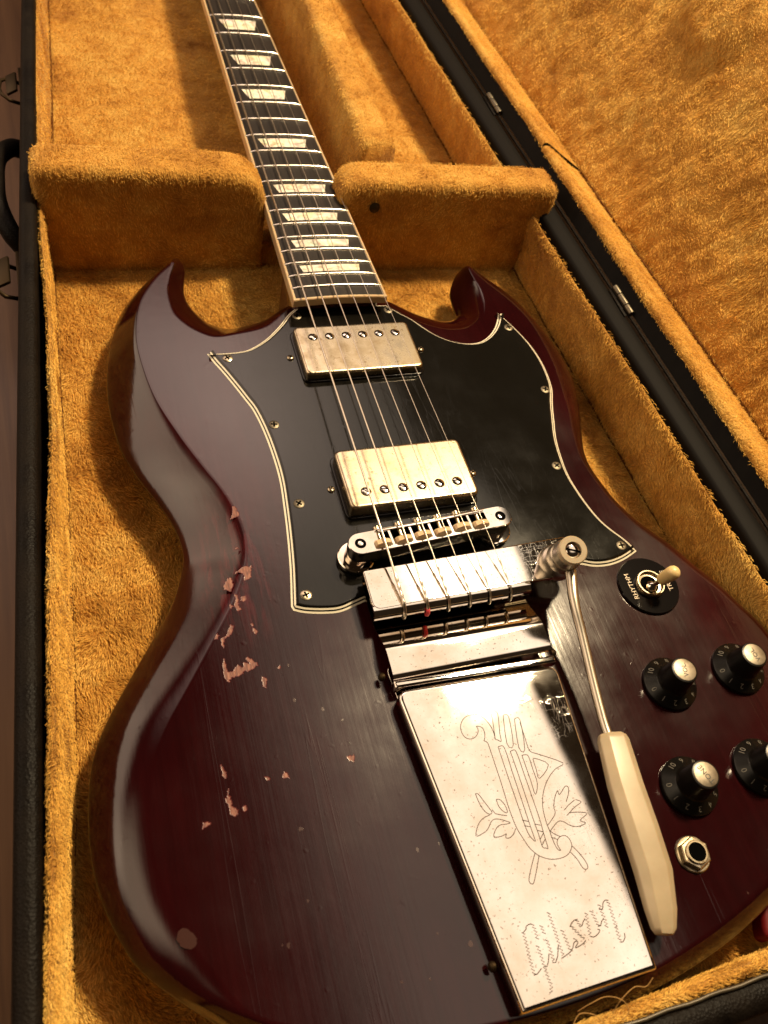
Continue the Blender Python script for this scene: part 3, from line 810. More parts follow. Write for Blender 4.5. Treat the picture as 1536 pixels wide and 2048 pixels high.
# lid
PHI = math.radians(120)
AX, AZ = -math.cos(PHI), math.sin(PHI)               # along the lid panel
BX, BZ = math.sin(PHI), math.cos(PHI)                # into the lid
def LP(u, v, y): return (x_hg(y) + 1.2 + u * AX + v * BX, y, ZH + u * AZ + v * BZ)
LD = 41.0
lid = loft('lid', [[LP(u, v, y) for u, v in ((0, 0), (9, -.6), (13, 0), (13, 6), (13, LD + 4), (352, LD + 4), (352, LD + 9), (3, LD + 9), (0, LD + 6))] for y in ys], M_RIM, case, sharp=40)
def lp(u, v):
    y = Y0 + v * (Y1 - Y0)
    uu = 13.5 + u * 330
    h = LD - 7 * math.sin(math.pi * min(1, u * 1.02)) ** .6 - 5.5 * math.exp(-(((y - 305) / 36) ** 2 + ((uu - 150) / 26) ** 2) ** 3)
    return LP(uu, h, y)
ll = grid('lid_panel_lining', lp, 150, 320, M_PLUSH, lid, 1.8, 51, True, ripple=(1.0, 10, (-BX, 0, -BZ)))
tube('lid_seam', [LP(15.6, LD - 1.5 - .5 * math.sin(y * .1), y) for y in np.linspace(Y0, Y1, 160)], .8, M_SEAM, lid, 6)
TEAR = 303.0
def ls(y0, y1, lift):
    def f(u, v):
        y = y0 + v * (y1 - y0)
        y += 2.2 * math.sin(u * 7) if abs(y - TEAR) < 1 else 0
        pr = [(9, 1.0), (10.5, -.8), (13, -1.2), (15, 0), (15.6, 2.5), (15.2, 12), (14.8, 24), (14.5, 33), (14.2, LD + 2)]
        k = u * (len(pr) - 1); i = min(int(k), len(pr) - 2); t = k - i
        return LP(pr[i][0] * (1 - t) + pr[i + 1][0] * t + lift, pr[i][1] * (1 - t) + pr[i + 1][1] * t, y)
    return f
s1 = grid('lid_side_lining', ls(Y0, TEAR - .8, 0), 16, 90, M_PLUSH, lid, .8, 61, True)
s2 = grid('lid_side_lining', ls(TEAR + .8, Y1, 1.6), 16, 90, M_PLUSH, lid, .8, 71, True)
LININGS += [(ll, 2.3, (.2, -.7, -.7), 1.0), (s1, 2.0, (.6, -.7, 0), .9), (s2, 2.0, (.6, -.7, 0), .9)]

# latches and handle on the left outside
def latch(yc, openf):
    xo = x_lo(yc)
    l = box('latch', (xo - 1.0, yc, -14), (2.0, 34, 30), M_BRASS, case, .6)
    box('tongue', (xo - 7 - openf * 4, yc + 3, -3), (8 + openf * 4, 22, 2.2), M_BRASS, l, .8, rot=Matrix.Rotation(math.radians(-28), 3, 'Y'))
    tube('bail', [(xo - 2, yc - 13, -8), (xo - 9, yc - 14, -5), (xo - 14, yc - 8, -4), (xo - 15, yc, -4), (xo - 14, yc + 8, -4), (xo - 9, yc + 13, -5), (xo - 2, yc + 12, -8)], 1.2, M_BRASS, l, 8)
    lathe('rivet', [(2.4, 0), (2.2, .8), (1.2, 1.5), (.1, 1.7)], (xo - 2, yc - 10, -22), M_BRASS, l, 12, axis=(-1, 0, 0))
    return l
latch(405, 0)
latch(212, 1)
hd = tube('handle', catmull([(x_lo(385) - 3, 372, -30), (x_lo(360) - 10, 366, -24), (x_lo(340) - 17, 345, -18), (x_lo(325) - 18, 318, -16), (x_lo(300) - 16, 296, -18), (x_lo(285) - 9, 276, -24), (x_lo(280) - 2, 270, -30)], 6, False).tolist(), 6.0, M_TOLEX, case, 12)
for yc in (372, 270):
    box('handle_mount', (x_lo(yc) - 2, yc, -30), (4, 14, 16), M_BRASS, hd, .8)
    tube('handle_ring', [(x_lo(yc) - 5 + 4 * math.cos(a), yc, -28 + 5 * math.sin(a)) for a in np.linspace(0, 5.8, 14)], .9, M_BRASS, hd, 6)

# a stray red thing wedged beside the lower bout
rp = plate('red_tab', rounded([(97, -206), (116, -206.5), (118, -184), (108, -183)], [4, 3, 3, 5], 5), -28, -19, 2.5, M_RED)
tag(rp, 'small dark red rounded tab wedged between guitar and tail wall of the case', 'tab')
# loose threads at the tail
for i, pth in enumerate([[(-6, -208, 7), (-2, -207, 11), (4, -206.5, 13), (9, -209, 14), (11, -213, 12), (8, -215, 10)], [(6, -212, 9), (9, -209, 13), (15, -206.5, 15), (19, -207.5, 16), (22, -205.5, 18)], [(-12, -213, 10), (-8, -209, 12), (-3, -210.5, 13), (0, -214, 12)]]):
    th = tube('loose_thread', catmull(pth, 6, False).tolist(), .14, M_THREAD, w3, 5)
    th['kind'] = 'stuff'

# ------------------------------------------------------------------ the guitar
gtr = empty('electric_guitar', (0, 0, -36))
tag(gtr, 'worn dark cherry double-horned electric guitar lying in the plush-lined case', 'guitar')

# ---- body: stations of (edge point, edge height, bevel line on the flat top)
ST = [(e[0], e[1], z if i < 25 else z + min(6.5, 1.1 * (i - 24)), t[0], t[1]) for i, (e, z, t) in enumerate(DATA['BL'])]
EB = [(-112, -191, -13), (-78, -203, -12), (-38, -209.5, -11), (0, -211, -10), (38, -208.5, -9), (74, -201.5, -8), (108, -190, -7), (138, -174, -7), (156, -158, -6), (165, -142, -6), (169.5, -127, -6), (171.5, -112, -6), (171.5, -95, -6), (170, -79, -6), (167.5, -69.5, -6), (163, -60, -6), (157, -46, -6), (149, -33, -6), (141, -17, -6.5), (131, -2, -7.5), (125, 12, -9), (122, 25, -10), (120.5, 39, -11), (122, 51, -12), (126.5, 64, -13), (133, 82, -13), (138, 98, -13), (141, 112, -13), (141.5, 128, -13), (139.5, 144, -13), (135.5, 160, -13), (131, 178.6, -14), (125.5, 190, -14), (118.5, 199.5, -14), (106.8, 212.5, -13), (102.8, 216, -13), (98, 213.5, -15), (93, 206.4, -17), (89.7, 199.4, -18), (88.3, 191.7, -18), (87.3, 184, -18), (85.7, 176, -17), (80.8, 172.6, -16), (75.7, 170, -15), (69.7, 169.4, -14), (63.5, 171, -13), (53.8, 174, -11), (44.6, 177.8, -8), (34, 181, -5)]
TB = [(-102, -188), (-72, -198), (-36, -204), (0, -205.5), (36, -203), (71, -195.5), (104, -184), (132.5, -169), (150, -154), (158.5, -139), (162.5, -125), (164.3, -111), (164.3, -95), (163, -81), (160.5, -72), (156.5, -63), (150.5, -50), (142.5, -37), (133.5, -21), (123, -5), (116.5, 10), (113, 24), (111, 38), (111.5, 48), (114, 60), (118.5, 77), (122, 96), (124.5, 112), (125, 128), (124.5, 142), (122.5, 155), (117, 170), (111, 181), (106, 190), (101, 201), (99.5, 203.5), (98, 201), (98.3, 191), (98.9, 180), (97, 169), (92.5, 158.5), (86, 152.4), (78.7, 148.6), (71.4, 147.6), (63.5, 148.7), (56.5, 151.4), (48.8, 155.8), (42, 161.6), (33, 170)]
assert len(EB) == len(TB)
ST += [(e[0], e[1], e[2], t[0], t[1]) for e, t in zip(EB, TB)]
ST += [(10, 184, -5, 10, 174), (-14, 183, -5, -14, 174)]
# bevel convexity: control point of the bevel curve as (share of width, share of drop)
CV = []
for i, s in enumerate(ST):
    if i < 22: CV.append((.56, .50))
    elif i < 27: CV.append((.60 - 0 + .02 * (i - 22), .42 - .05 * (i - 22)))
    elif i < 34: CV.append((.60, .20))
    else: CV.append((.62, .30))
full = catmull([list(s) + list(c) for s, c in zip(ST, CV)], 8)
E2, EZ, T2, CF = full[:, :2], full[:, 2], full[:, 3:5], full[:, 5:7]
rings = [z_at(offset(T2, 1.6), 0.0), [(x, y, -.02) for x, y in offset(T2, .6)]]
for k in range(0, 9):
    t = k / 8
    cx = T2 + (E2 - T2) * CF[:, :1]
    cz = EZ * CF[:, 1]
    q = (1 - t) ** 2 * T2 + 2 * t * (1 - t) * cx + t * t * E2
    z = (-.12 * (1 - t) ** 2) + 2 * t * (1 - t) * cz + t * t * EZ
    rings.append([(a[0], a[1], c) for a, c in zip(q, z)])
for d, dz in ((-.45, -.7), (-.6, -1.6), (-.3, -3.0)):
    rings.append([(a[0], a[1], c + dz) for a, c in zip(offset(E2, d), EZ)])
for d, zz in ((1.6, -22), (4.0, -29), (6.5, -33.4), (9, -35)):
    rings.append([(a[0], a[1], min(zz, c - 4)) for a, c in zip(offset(E2, d), EZ)])
rings = [list(map(tuple, r)) for r in rings][::-1]
from mathutils.geometry import delaunay_2d_cdt
nr = len(rings[0])
top = [Vector((p[0], p[1])) for p in rings[-1]]
cv_, ce_, cf_, _a, _b, _c = delaunay_2d_cdt(top, [(i, (i + 1) % nr) for i in range(nr)], [], 1, 1e-5)
Vb = [p for r in rings for p in r]
Fb = [(j * nr + i, j * nr + (i + 1) % nr, (j + 1) * nr + (i + 1) % nr, (j + 1) * nr + i) for j in range(len(rings) - 1) for i in range(nr)]
nb = len(Vb)
Vb += [(v.x, v.y, 0.0) for v in cv_]
Fb += [tuple(nb + i for i in f) for f in cf_]
body = mesh('body', Vb, Fb, M_CHERRY, gtr)
# flat top must not share normals with the bevel
body.data.set_sharp_from_angle(angle=math.radians(50))
BODY_POLY = offset(E2, 4)[::6]

def cap_fill(o, ring):
    """close a concave outline with its own triangles"""
    n_ = len(ring)
    cv, _e, cf, *_r = delaunay_2d_cdt([Vector(p[:2]) for p in ring], [(i, (i + 1) % n_) for i in range(n_)], [], 1, 1e-5)
    bm = bmesh.new(); bm.from_mesh(o.data)
    vs = [bm.verts.new((v.x * S, v.y * S, ring[0][2] * S)) for v in cv]
    for f in cf: bm.faces.new([vs[i] for i in f]).smooth = True
    bm.to_mesh(o.data); bm.free()


M_LIP = simple('broken lacquer edge', (.085, .010, .010), .3)
for k, c in enumerate(DATA['CHIPS']):
    P = offset(resample(ccw(c), .5), .20)
    P = P + rng.normal(0, .17, P.shape)
    # a thin proud lip of broken lacquer round a floor of bare wood
    ch = loft('finish_chip', [z_at(offset(P, -.30), -.02), z_at(offset(P, -.12), .07), z_at(offset(P, .05), .05), z_at(offset(P, .10), .015)], M_WOOD, body, cap0=False, cap1=False, mats=[M_WOOD, M_LIP], rm=[1, 1, 1], smooth=False)
    cap_fill(ch, z_at(offset(P, .08), .03))
o = plate('finish_scar', catmull(ccw(DATA['SMUDGE']), 5) + rng.normal(0, .12, (35, 2)), -.05, .035, 0, M_SMUDGE, body)
# small dings that lift a rim of lacquer
for k in range(34):
    if k < 22: x, y = rng.uniform(-110, -35), rng.uniform(-190, -40)
    else: x, y = rng.uniform(45, 130), rng.uniform(-190, -55)
    r = rng.uniform(.25, .8)
    P = [(x + r * (1 + .4 * rng.normal()) * math.cos(a), y + 1.5 * r * (1 + .3 * rng.normal()) * math.sin(a)) for a in np.linspace(0, 2 * math.pi, 9)[:-1]]
    plate('finish_ding', P, -.05, .04 + .03 * rng.random(), .02, M_SMUDGE if k % 3 else M_CHERRY, body)

# ---- pickguard, four plies on a slanted edge
PG = np.array(DATA['PG'])
def seg(a, n=6): return catmull(a, n, False)[:-1]
lo = [tuple(p) for p in PG[21:26]] + [(-15, -21), (20, -18), (55, -19)] + [tuple(p) for p in PG[26:31]]
out = np.concatenate([seg(PG[0:8]), seg(PG[7:21]), PG[20:21], seg(lo), seg(PG[30:47]), seg(PG[46:58]), PG[57:58]])
PGO = ccw(out)
pr_ = [z_at(PGO, 0.0)] + [z_at(offset(PGO, d, 1.8), z) for d, z in ((.05, .10), (.85, .60), (1.45, 1.05), (2.2, 1.55), (2.8, 2.2), (3.0, 2.4), (3.4, 2.45))]
guard = loft('pickguard', pr_, M_GUARD, gtr, mats=[M_GUARD, M_WHITE], rm=[0, 1, 0, 1, 0, 0, 0], smooth=True, sharp=30, cap0=False, cap1=False)
cap_fill(guard, pr_[-1])


def screw(name, c, r, parent, cross=True, mat=None, ang=0.0, dome=.45, axis=None):
    """domed screw head with a sunk dark slot"""
    mat = mat or M_NICKEL
    n = 20
    prof = [(r, -.3), (r, .15), (r * .86, dome * .7), (r * .55, dome), (r * .2, dome * 1.08)]
    q = Vector((0, 0, 1)).rotation_difference(Vector(axis or (0, 0, 1)).normalized())
    V, F, fm = [], [], []
    def put(p): V.append(tuple(Vector(c) + q @ Vector(p)))
    for rr, z in prof:
        for i in range(n):
            a = 2 * math.pi * i / n
            put((rr * math.cos(a), rr * math.sin(a), z))
    for j in range(len(prof) - 1):
        for i in range(n):
            k = (i + 1) % n
            F.append((j * n + i, j * n + k, (j + 1) * n + k, (j + 1) * n + i)); fm.append(0)
    F.append(tuple((len(prof) - 1) * n + i for i in range(n))); fm.append(0)
    def bar(l, w, a):
        b = len(V)
        ca, sa = math.cos(a), math.sin(a)
        for z in (dome * .2, dome * 1.14):
            for x, y in ((-l, -w), (l, -w), (l, w), (-l, w)):
                put((x * ca - y * sa, x * sa + y * ca, z if z < dome else dome * (1.14 if cross else 1.10)))
        for f in ((4, 5, 6, 7), (0, 1, 5, 4), (1, 2, 6, 5), (2, 3, 7, 6), (3, 0, 4, 7)):
            F.append(tuple(b + i for i in f)); fm.append(1)
    if cross:
        bar(r * .62, r * .17, ang); bar(r * .62, r * .17, ang + math.pi / 2)
    else:
        bar(r * .93, r * .13, ang)
    return mesh(name, V, F, None, parent, True, [mat, M_DARK], fm, 40)


for i, (x, y) in enumerate(DATA['PGS']):
    screw('screw', (x, y, 2.5), 2.75, guard, True, M_NICKEL if i in (0, 3) else M_SCREW, .4 + i)

# ---- pickups
def pickup(xc, yc, ztop, ypole, slots):
    hx, hy = 34.4, 18.5
    fr = plate('pickup', rounded([(xc - hx - 1.3, yc - hy - 1.3), (xc + hx + 1.3, yc - hy - 1.3), (xc + hx + 1.3, yc + hy + 1.3), (xc - hx - 1.3, yc + hy + 1.3)], 4.6, 6), 2.3, 3.6, .5, M_BLACK, gtr)
    cv = plate('cover', rounded([(xc - hx, yc - hy), (xc + hx, yc - hy), (xc + hx, yc + hy), (xc - hx, yc + hy)], 3.8, 7), 2.6, ztop, 1.7, M_NICKEL, fr, 5)
    for i in range(6):
        x = xc + (i - 2.5) * 49.2 / 5
        lathe('pole_hole', [(2.75, -.2), (2.75, .03)], (x, ypole, ztop), M_DARK, fr, 24)
        screw('pole_screw', (x, ypole, ztop + .05), 2.42, fr, False, M_STEEL, slots[i], .5)
    for s in (-1, 1):
        screw('height_screw', (xc + s * 39, yc, 2.7), 2.0, fr, True, M_NICKEL, .5 * s, .9)
    return fr


pickup(1.95, 130.1, 8.45, 139.4, [2.2, 2.0, .8, .5, .35, .1])
pickup(2.41, 37.8, 10.73, 28.5, [2.4, -.25, -.55, .25, -.6, -.15])

# ---- neck and fingerboard
Y_NUT, Y_END = 624.0, 166.0
def zfb(y): return 15.06 - .0193 * (y - 175.1) - 1.0
def hw(y): return 30.53 - .0199 * y
RAD = 305.0
def fb_z(x, y): return zfb(y) - x * x / (2 * RAD)
fy = np.linspace(Y_END, Y_NUT, 40)
fx = np.linspace(-1, 1, 11)
rings = []
for y in fy:
    w = hw(y) - .2
    r = [(-w, y, zfb(y) - 6.2)] + [(t * w, y, fb_z(t * w, y)) for t in fx] + [(w, y, zfb(y) - 6.2)]
    rings.append(r[::-1])
board = loft('fingerboard', rings, M_BOARD, gtr, sharp=40)
for s in (-1, 1):
    rr = []
    for y in fy:
        w = hw(y)
        sec = [(s * (w - .3), fb_z(w, y) - 6.0), (s * (w - .3), fb_z(w, y) + .06), (s * (w + .8), fb_z(w, y) - .02), (s * (w + 1.15), fb_z(w, y) - .45), (s * (w + 1.2), fb_z(w, y) - 6.0)]
        sec = [(x, y, z) for x, z in sec]
        rr.append(sec if s > 0 else sec[::-1])
    loft('binding', rr, M_BIND, board, sharp=35)
w = hw(Y_END) + 1.15
rr = []
for x in np.linspace(-w, w, 13):
    rr.append([(x, Y_END + .2, fb_z(x, Y_END) - 6), (x, Y_END + .2, fb_z(x, Y_END) + .08), (x, Y_END - 1.0, fb_z(x, Y_END) + .02), (x, Y_END - 1.4, fb_z(x, Y_END) - .5), (x, Y_END - 1.4, fb_z(x, Y_END) - 5)])
loft('end_binding', rr, M_BIND, board, sharp=35)
for nf in range(1, 23):
    y = 624.0 * 2 ** (-nf / 12)
    w = hw(y) + .15
    secs = []
    for t in np.linspace(-1, 1, 13):
        x = t * w
        e = .35 if abs(t) > .99 else 1.0
        zz = fb_z(x, y)
        secs.append([(x, y + 1.15 * math.cos(a), zz - .1 + 1.12 * e * max(0, math.sin(a))) for a in np.linspace(0, math.pi, 7)])
    loft('fret', secs, M_FRET, board, sharp=60)
for nf in (3, 5, 7, 9, 12, 15, 17, 19, 21):
    ya, yb2 = 624.0 * 2 ** (-nf / 12), 624.0 * 2 ** (-(nf - 1) / 12)
    ym, hl = (ya + yb2) / 2, (yb2 - ya) * .27
    wA, wB = hw(ym) * .695, hw(ym) * (.47 + .0085 * nf)
    V, F = [], []
    for i in range(9):
        t = -1 + i / 4
        for yy, ww in ((ym - hl, wB), (ym + hl, wA)):
            V.append((t * ww, yy, fb_z(t * ww, yy) + .05))
    for i in range(8): F.append((2 * i, 2 * i + 2, 2 * i + 3, 2 * i + 1))
    mesh('inlay', V, F, M_PEARL, board)
# neck shaft
rings = []
for y in np.linspace(178, Y_NUT + 14, 30):
    w = hw(y) + 1.0
    d = 17 + 8 * math.exp(-((y - 178) / 26) ** 2)
    top = zfb(y) - 6.1 if y < Y_NUT else zfb(Y_NUT) - 6.1
    rings.append([(w * math.cos(a) * (1 if abs(math.cos(a)) > .98 else .985), y, top + d * math.sin(a)) for a in np.linspace(math.pi, 2 * math.pi, 15)])
rings = [r[::-1] for r in rings]
neck = loft('neck', rings, M_NECK, gtr, sharp=40)
# heel block that runs into the body under the end of the board
plate('neck_heel', rounded([(-26, 169), (27, 169), (27, 205), (-26, 205)], 6, 5), -30, 7.6, 1.0, M_NECK, neck)
# nut and headstock (beyond the picture)
box('nut', (0, Y_NUT + 2.4, zfb(Y_NUT) - 1.6), (38, 4.6, 8), M_BIND, neck, .6)
plate('headstock', rounded([(-19, Y_NUT + 5), (19, Y_NUT + 5), (33, Y_NUT + 45), (39, Y_NUT + 168), (0, Y_NUT + 152), (-39, Y_NUT + 168), (-33, Y_NUT + 45)], [3, 3, 18, 8, 20, 8, 18], 5), -16, -2, 1.0, M_BLACK, neck)

# ---- strings
SX_NUT = [-16.8, -10.2, -3.2, 3.8, 10.8, 17.4]
SX_SAD = [-24.6, -13.9, -3.9, 6.5, 16.9, 27.0]
SY_SAD = [-6.3, -5.8, -4.8, -5.3, -3.2, -3.2]
SX_SLOT = [-23.2, -12.0, -1.3, 9.5, 19.7, 30.6]
SR = [.56, .45, .34, .25, .19, .15]
ZS = 20.0
for i in range(6):
    r = SR[i]
    pts, rad = [], []
    pts.append((SX_NUT[i], Y_NUT + 2, zfb(Y_NUT) + 1.6 + r)); rad.append(r)
    for t in np.linspace(.1, 1, 10):
        pts.append((SX_NUT[i] + (SX_SAD[i] - SX_NUT[i]) * t, Y_NUT + (SY_SAD[i] - Y_NUT) * t, (zfb(Y_NUT) + 1.6) * (1 - t) + ZS * t + r)); rad.append(r)
    y0, zb = SY_SAD[i], 14.1
    ywr = [-24, -27, -22, -24, -24, -22][i]
    for yy in np.linspace(y0 - 2, -37.5, 34):
        t = (yy - y0) / (-37.5 - y0)
        tw = 0.0
        if yy < ywr: tw = .22 + .10 * math.sin(yy * 5.5)
        pts.append((SX_SAD[i] + (SX_SLOT[i] - SX_SAD[i]) * t, yy, ZS + r + (zb + .25 - ZS) * t)); rad.append(r + tw)
    pts += [(SX_SLOT[i] + .1, -40.2, 12.9), (SX_SLOT[i] + .2, -41.8, 10.6), (SX_SLOT[i] + .3, -41.8, 8.2), (SX_SLOT[i] + .4, -40.6, 6.6)]
    rad += [r + .3] * 4
    st = tube('string', pts, rad, M_STRING, gtr, 8)
    if i == 1:
        tube('silk_winding', [(SX_SLOT[i] + .2, -41.0, 11.9), (SX_SLOT[i] + .3, -42.0, 10.2), (SX_SLOT[i] + .3, -42.0, 8.4), (SX_SLOT[i] + .4, -41.2, 7.0)], r + .55, M_REDTH, st, 8)

# ---- bridge
HL, HR = np.array((-35.2, -4.6)), np.array((38.8, .3))
ed = (HR - HL) / np.linalg.norm(HR - HL); en = np.array((-ed[1], ed[0]))
BANG = math.atan2(ed[1], ed[0])
def bp(s, t): return tuple(HL + ed * s + en * t)      # along, across
LB = float(np.linalg.norm(HR - HL))
ZB0, ZB1 = 8.6, 17.0


class MB:
    def __init__(s): s.V, s.F = [], []
    def prism(s, poly, z0, z1):
        P = ccw(poly); b = len(s.V); n = len(P)
        s.V += [(x, y, z0) for x, y in P] + [(x, y, z1) for x, y in P]
        s.F.append(tuple(b + i for i in range(n - 1, -1, -1))); s.F.append(tuple(b + n + i for i in range(n)))
        for i in range(n):
            k = (i + 1) % n
            s.F.append((b + i, b + k, b + n + k, b + n + i))
        return s
    def build(s, name, mat, parent, bev=0.0, seg=2):
        o = mesh(name, s.V, s.F, mat, parent, True, sharp=35)
        if bev:
            m = o.modifiers.new('edge', 'BEVEL'); m.width = bev * S; m.segments = seg; m.limit_method = 'ANGLE'
        return o


RB = 5.9
s_in = [10.0, 66.5]                                   # slot area along the bar
m = MB()
# one closed outline with the long slot cut through: two halves meeting at the ends
half = []
arcL = [(RB * math.cos(a), RB * math.sin(a)) for a in np.linspace(math.pi / 2, 3 * math.pi / 2, 15)]
arcR = [(LB + RB * math.cos(a), RB * math.sin(a)) for a in np.linspace(-math.pi / 2, math.pi / 2, 15)]
outl = [bp(*p) for p in arcL] + [bp(*p) for p in arcR]
inner = rounded([(s_in[0], -4.1), (s_in[1], -4.1), (s_in[1], 4.1), (s_in[0], 4.1)], .8, 3)
nI = len(inner)
# build frame as a loft between outer outline and inner hole using matched samples
def samp(P, n):
    P = np.asarray(P, float); Q = np.vstack([P, P[:1]])
    d = np.r_[0, np.cumsum(np.linalg.norm(np.diff(Q, axis=0), axis=1))]
    return np.stack([np.interp(np.linspace(0, d[-1], n + 1)[:-1], d, Q[:, k]) for k in (0, 1)], 1)
angs = np.linspace(0, 2 * math.pi, 97)[:-1]
def ray_hit(P, c, a):
    d = np.array((math.cos(a), math.sin(a))); best = 1e9
    for i in range(len(P)):
        p, q = P[i] - c, P[(i + 1) % len(P)] - c
        e = q - p; den = d[0] * e[1] - d[1] * e[0]
        if abs(den) < 1e-12: continue
        t = (p[0] * e[1] - p[1] * e[0]) / den; u = (p[0] * d[1] - p[1] * d[0]) / den
        if t > 0 and -1e-9 <= u <= 1 + 1e-9: best = min(best, t)
    return c + d * best
lo_out = np.array(arcL + arcR); cen = np.array((LB / 2, 0.0))
# angles chosen so that both outlines keep their corners
key = [math.atan2(*(np.array(p) - cen)[::-1]) for p in list(inner) + list(lo_out)]
key = sorted(set(np.round(key, 5)))
O_ = [ray_hit(lo_out, cen, a) for a in key]
I_ = [ray_hit(np.array(inner), cen, a) for a in key]
w3d = lambda P, z: [(*bp(*p), z) for p in P]
Oo = [np.array(p) for p in O_]
shr = [cen + (p - cen) * np.array((1 - .35 / (LB / 2 + RB), 1 - .35 / RB)) for p in Oo]
bridge = loft('bridge', [w3d(I_, ZB0), w3d(O_, ZB0), w3d(O_, ZB1 - .4), w3d(shr, ZB1), w3d(I_, ZB1), w3d(I_, ZB0)], M_CHROME, gtr, False, False, sharp=35)
b2 = MB().prism([bp(*p) for p in ((s_in[0] - .5, -4.5), (s_in[1] + .5, -4.5), (s_in[1] + .5, 4.5), (s_in[0] - .5, 4.5))], ZB0, ZB0 + 2.6).build('saddle_bed', M_DARK, bridge)
ssc = [(-25.0, 2.7), (-14.1, 3.6), (-4.1, 4.2), (6.4, 4.9), (16.5, 5.6), (27.1, 6.3)]
for i in range(6):
    c = np.array((SX_SAD[i], SY_SAD[i]))
    s0, t0 = float((c - HL) @ ed), float((c - HL) @ en)
    t0 = max(-2.6, min(2.6, t0))
    # nylon saddle: pitched block with a string notch side
    hwid = 4.0
    sec = []
    for ss, top in ((-hwid, ZS - 2.2), (-hwid + .8, ZS - 1.0), (0, ZS - .05), (hwid - .8, ZS - .9), (hwid, ZS - 2.0)):
        tl = 2.0
        sec.append([(*bp(s0 + ss, t0 - tl), ZB0 + 3), (*bp(s0 + ss, t0 + tl), ZB0 + 3), (*bp(s0 + ss, t0 + tl), top - 1.4), (*bp(s0 + ss, t0 + .9), top), (*bp(s0 + ss, t0 - 1.2), top), (*bp(s0 + ss, t0 - tl), top - 2.0)])
    loft('saddle', [q[::-1] for q in sec], M_NYLON, bridge, sharp=25)
    hx_, hy_ = ssc[i]
    lathe('intonation_screw', [(1.0, -9.5), (1.0, -2.0), (1.9, -1.9), (1.95, -.2), (1.5, .1), (.1, .15)], (hx_, hy_ + 1.2, 15.6), M_NICKEL, bridge, 14, axis=(en[0], en[1], .12))
    if i < 5:
        sm = s0 + 5.2
        MB().prism([bp(sm - .55, -4.2), bp(sm + .55, -4.2), bp(sm + .55, 4.2), bp(sm - .55, 4.2)], ZB0, ZB1 - .15).build('saddle_land', M_CHROME, bridge)
tube('retaining_wire', [(*bp(9.0, 5.2), ZB1 + .9), (*bp(LB * .5, 4.6), ZB1 + 1.2), (*bp(67, 5.2), ZB1 + .9)], .32, M_STRING, bridge, 6)
for s, tt in ((0, 0), (LB, 0)):
    x, y = bp(s, tt)
    lathe('post_hole', [(2.75, -.3), (2.75, .04)], (x, y, ZB1), M_DARK, bridge, 24)
    lathe('post', [(1.7, 0), (1.7, 14.0), (1.2, 14.6), (.1, 14.7)], (x, y, 2.6), M_STEEL, bridge, 16)
    dx = -.2
    lathe('thumbwheel', [(8.4, 3.2), (8.9, 3.6), (8.9, 5.4), (8.4, 5.8), (6.0, 5.9), (5.9, 8.6)], (x + dx, y, 0), M_STEEL, bridge, 40)
    lathe('bushing', [(6.0, 2.3), (6.0, 3.3)], (x + dx, y, 0), M_STEEL, bridge, 24)

# ---- vibrato tailpiece
ZC = 8.3
cov = rounded([(-36.8, -75.2), (40.6, -77.6), (30.4, -203.4), (-26.8, -203.6)], [1.2, 1.2, 5, 5], 6)
tail = plate('vibrato_tailpiece', resample(cov, 9), 1.0, ZC, 1.5, M_CHROME, gtr, 4)
plate('base_plate', rounded([(-36, -60), (40, -62), (29.6, -202), (-26, -202)], 4, 4), .1, 1.1, .3, M_STEEL, tail)
for x, y, sx in ((-39.2, -66, -1), (-30.5, -186, -1), (43.0, -70, 1)):
    lathe('side_rivet', [(1.9, 0), (1.9, 1.2), (1.2, 1.9), (.1, 2.1)], (x, y, 3.6), M_BRASS, tail, 14, axis=(sx, 0, .3))
# spring leaf: profile along y, z pushed across x
def leaf(name, prof, xa, xb, th, mat, parent):
    P = catmull(prof, 7, False)
    d = np.gradient(P, axis=0); d /= np.linalg.norm(d, axis=1, keepdims=True)
    nn = np.stack([-d[:, 1], d[:, 0]], 1)
    a = P + nn * th / 2; b = P - nn * th / 2
    sec = np.vstack([a, b[::-1]])
    fa = (lambda y: xa) if not callable(xa) else xa
    fb = (lambda y: xb) if not callable(xb) else xb
    return loft(name, [[(fa(y), y, z) for y, z in sec][::1], [(fb(y), y, z) for y, z in sec]], mat, parent, sharp=30)
leaf('spring_leaf', [(-69.6, 6.6), (-68.4, 8.0), (-65, 8.7), (-60, 9.1), (-56.6, 9.2), (-54.9, 8.8), (-52.0, 7.5), (-47, 5.1), (-42, 3.1), (-35, 2.3), (-25, 3.2), (-17.8, 6.4), (-17.0, 9.6), (-19, 11.6)], -36.2, 41.2, 1.3, M_CHROME, tail)
plate('cross_bar', rounded([(-36.6, -73.9), (41.4, -76.2), (41.4, -72.6), (-36.6, -70.4)], .4, 2), 3.0, 8.0, .9, M_CHROME, tail)
plate('string_bar', rounded([(-37.0, -17.2), (70, -14.6), (69, -36.2), (41.6, -36.4), (-37.4, -38.0)], [4, 9, 9, 1, 1.5], 5), 11.8, 13.5, .5, M_CHROME, tail)
ed_x = [-37.4] + SX_SLOT + [41.6]
for i in range(7):
    xa = ed_x[i] + (.85 if i else 0); xb = ed_x[i + 1] - (.85 if i < 6 else 0)
    y0 = -37.3 + .6 * i / 6
    prof = [(y0 + .8, 13.45), (y0 - .9, 13.3), (y0 - 2.6, 12.4), (y0 - 3.8, 10.6), (y0 - 4.0, 8.6), (y0 - 3.2, 7.4), (y0 - 2.4, 8.6), (y0 - 2.4, 10.2), (y0 - 1.6, 11.4), (y0 + .8, 11.8)]
    loft('bar_tooth', [[(x, y, z) for y, z in prof] for x in (xa, xa + .3, xb - .3, xb)], M_CHROME, tail, sharp=50)
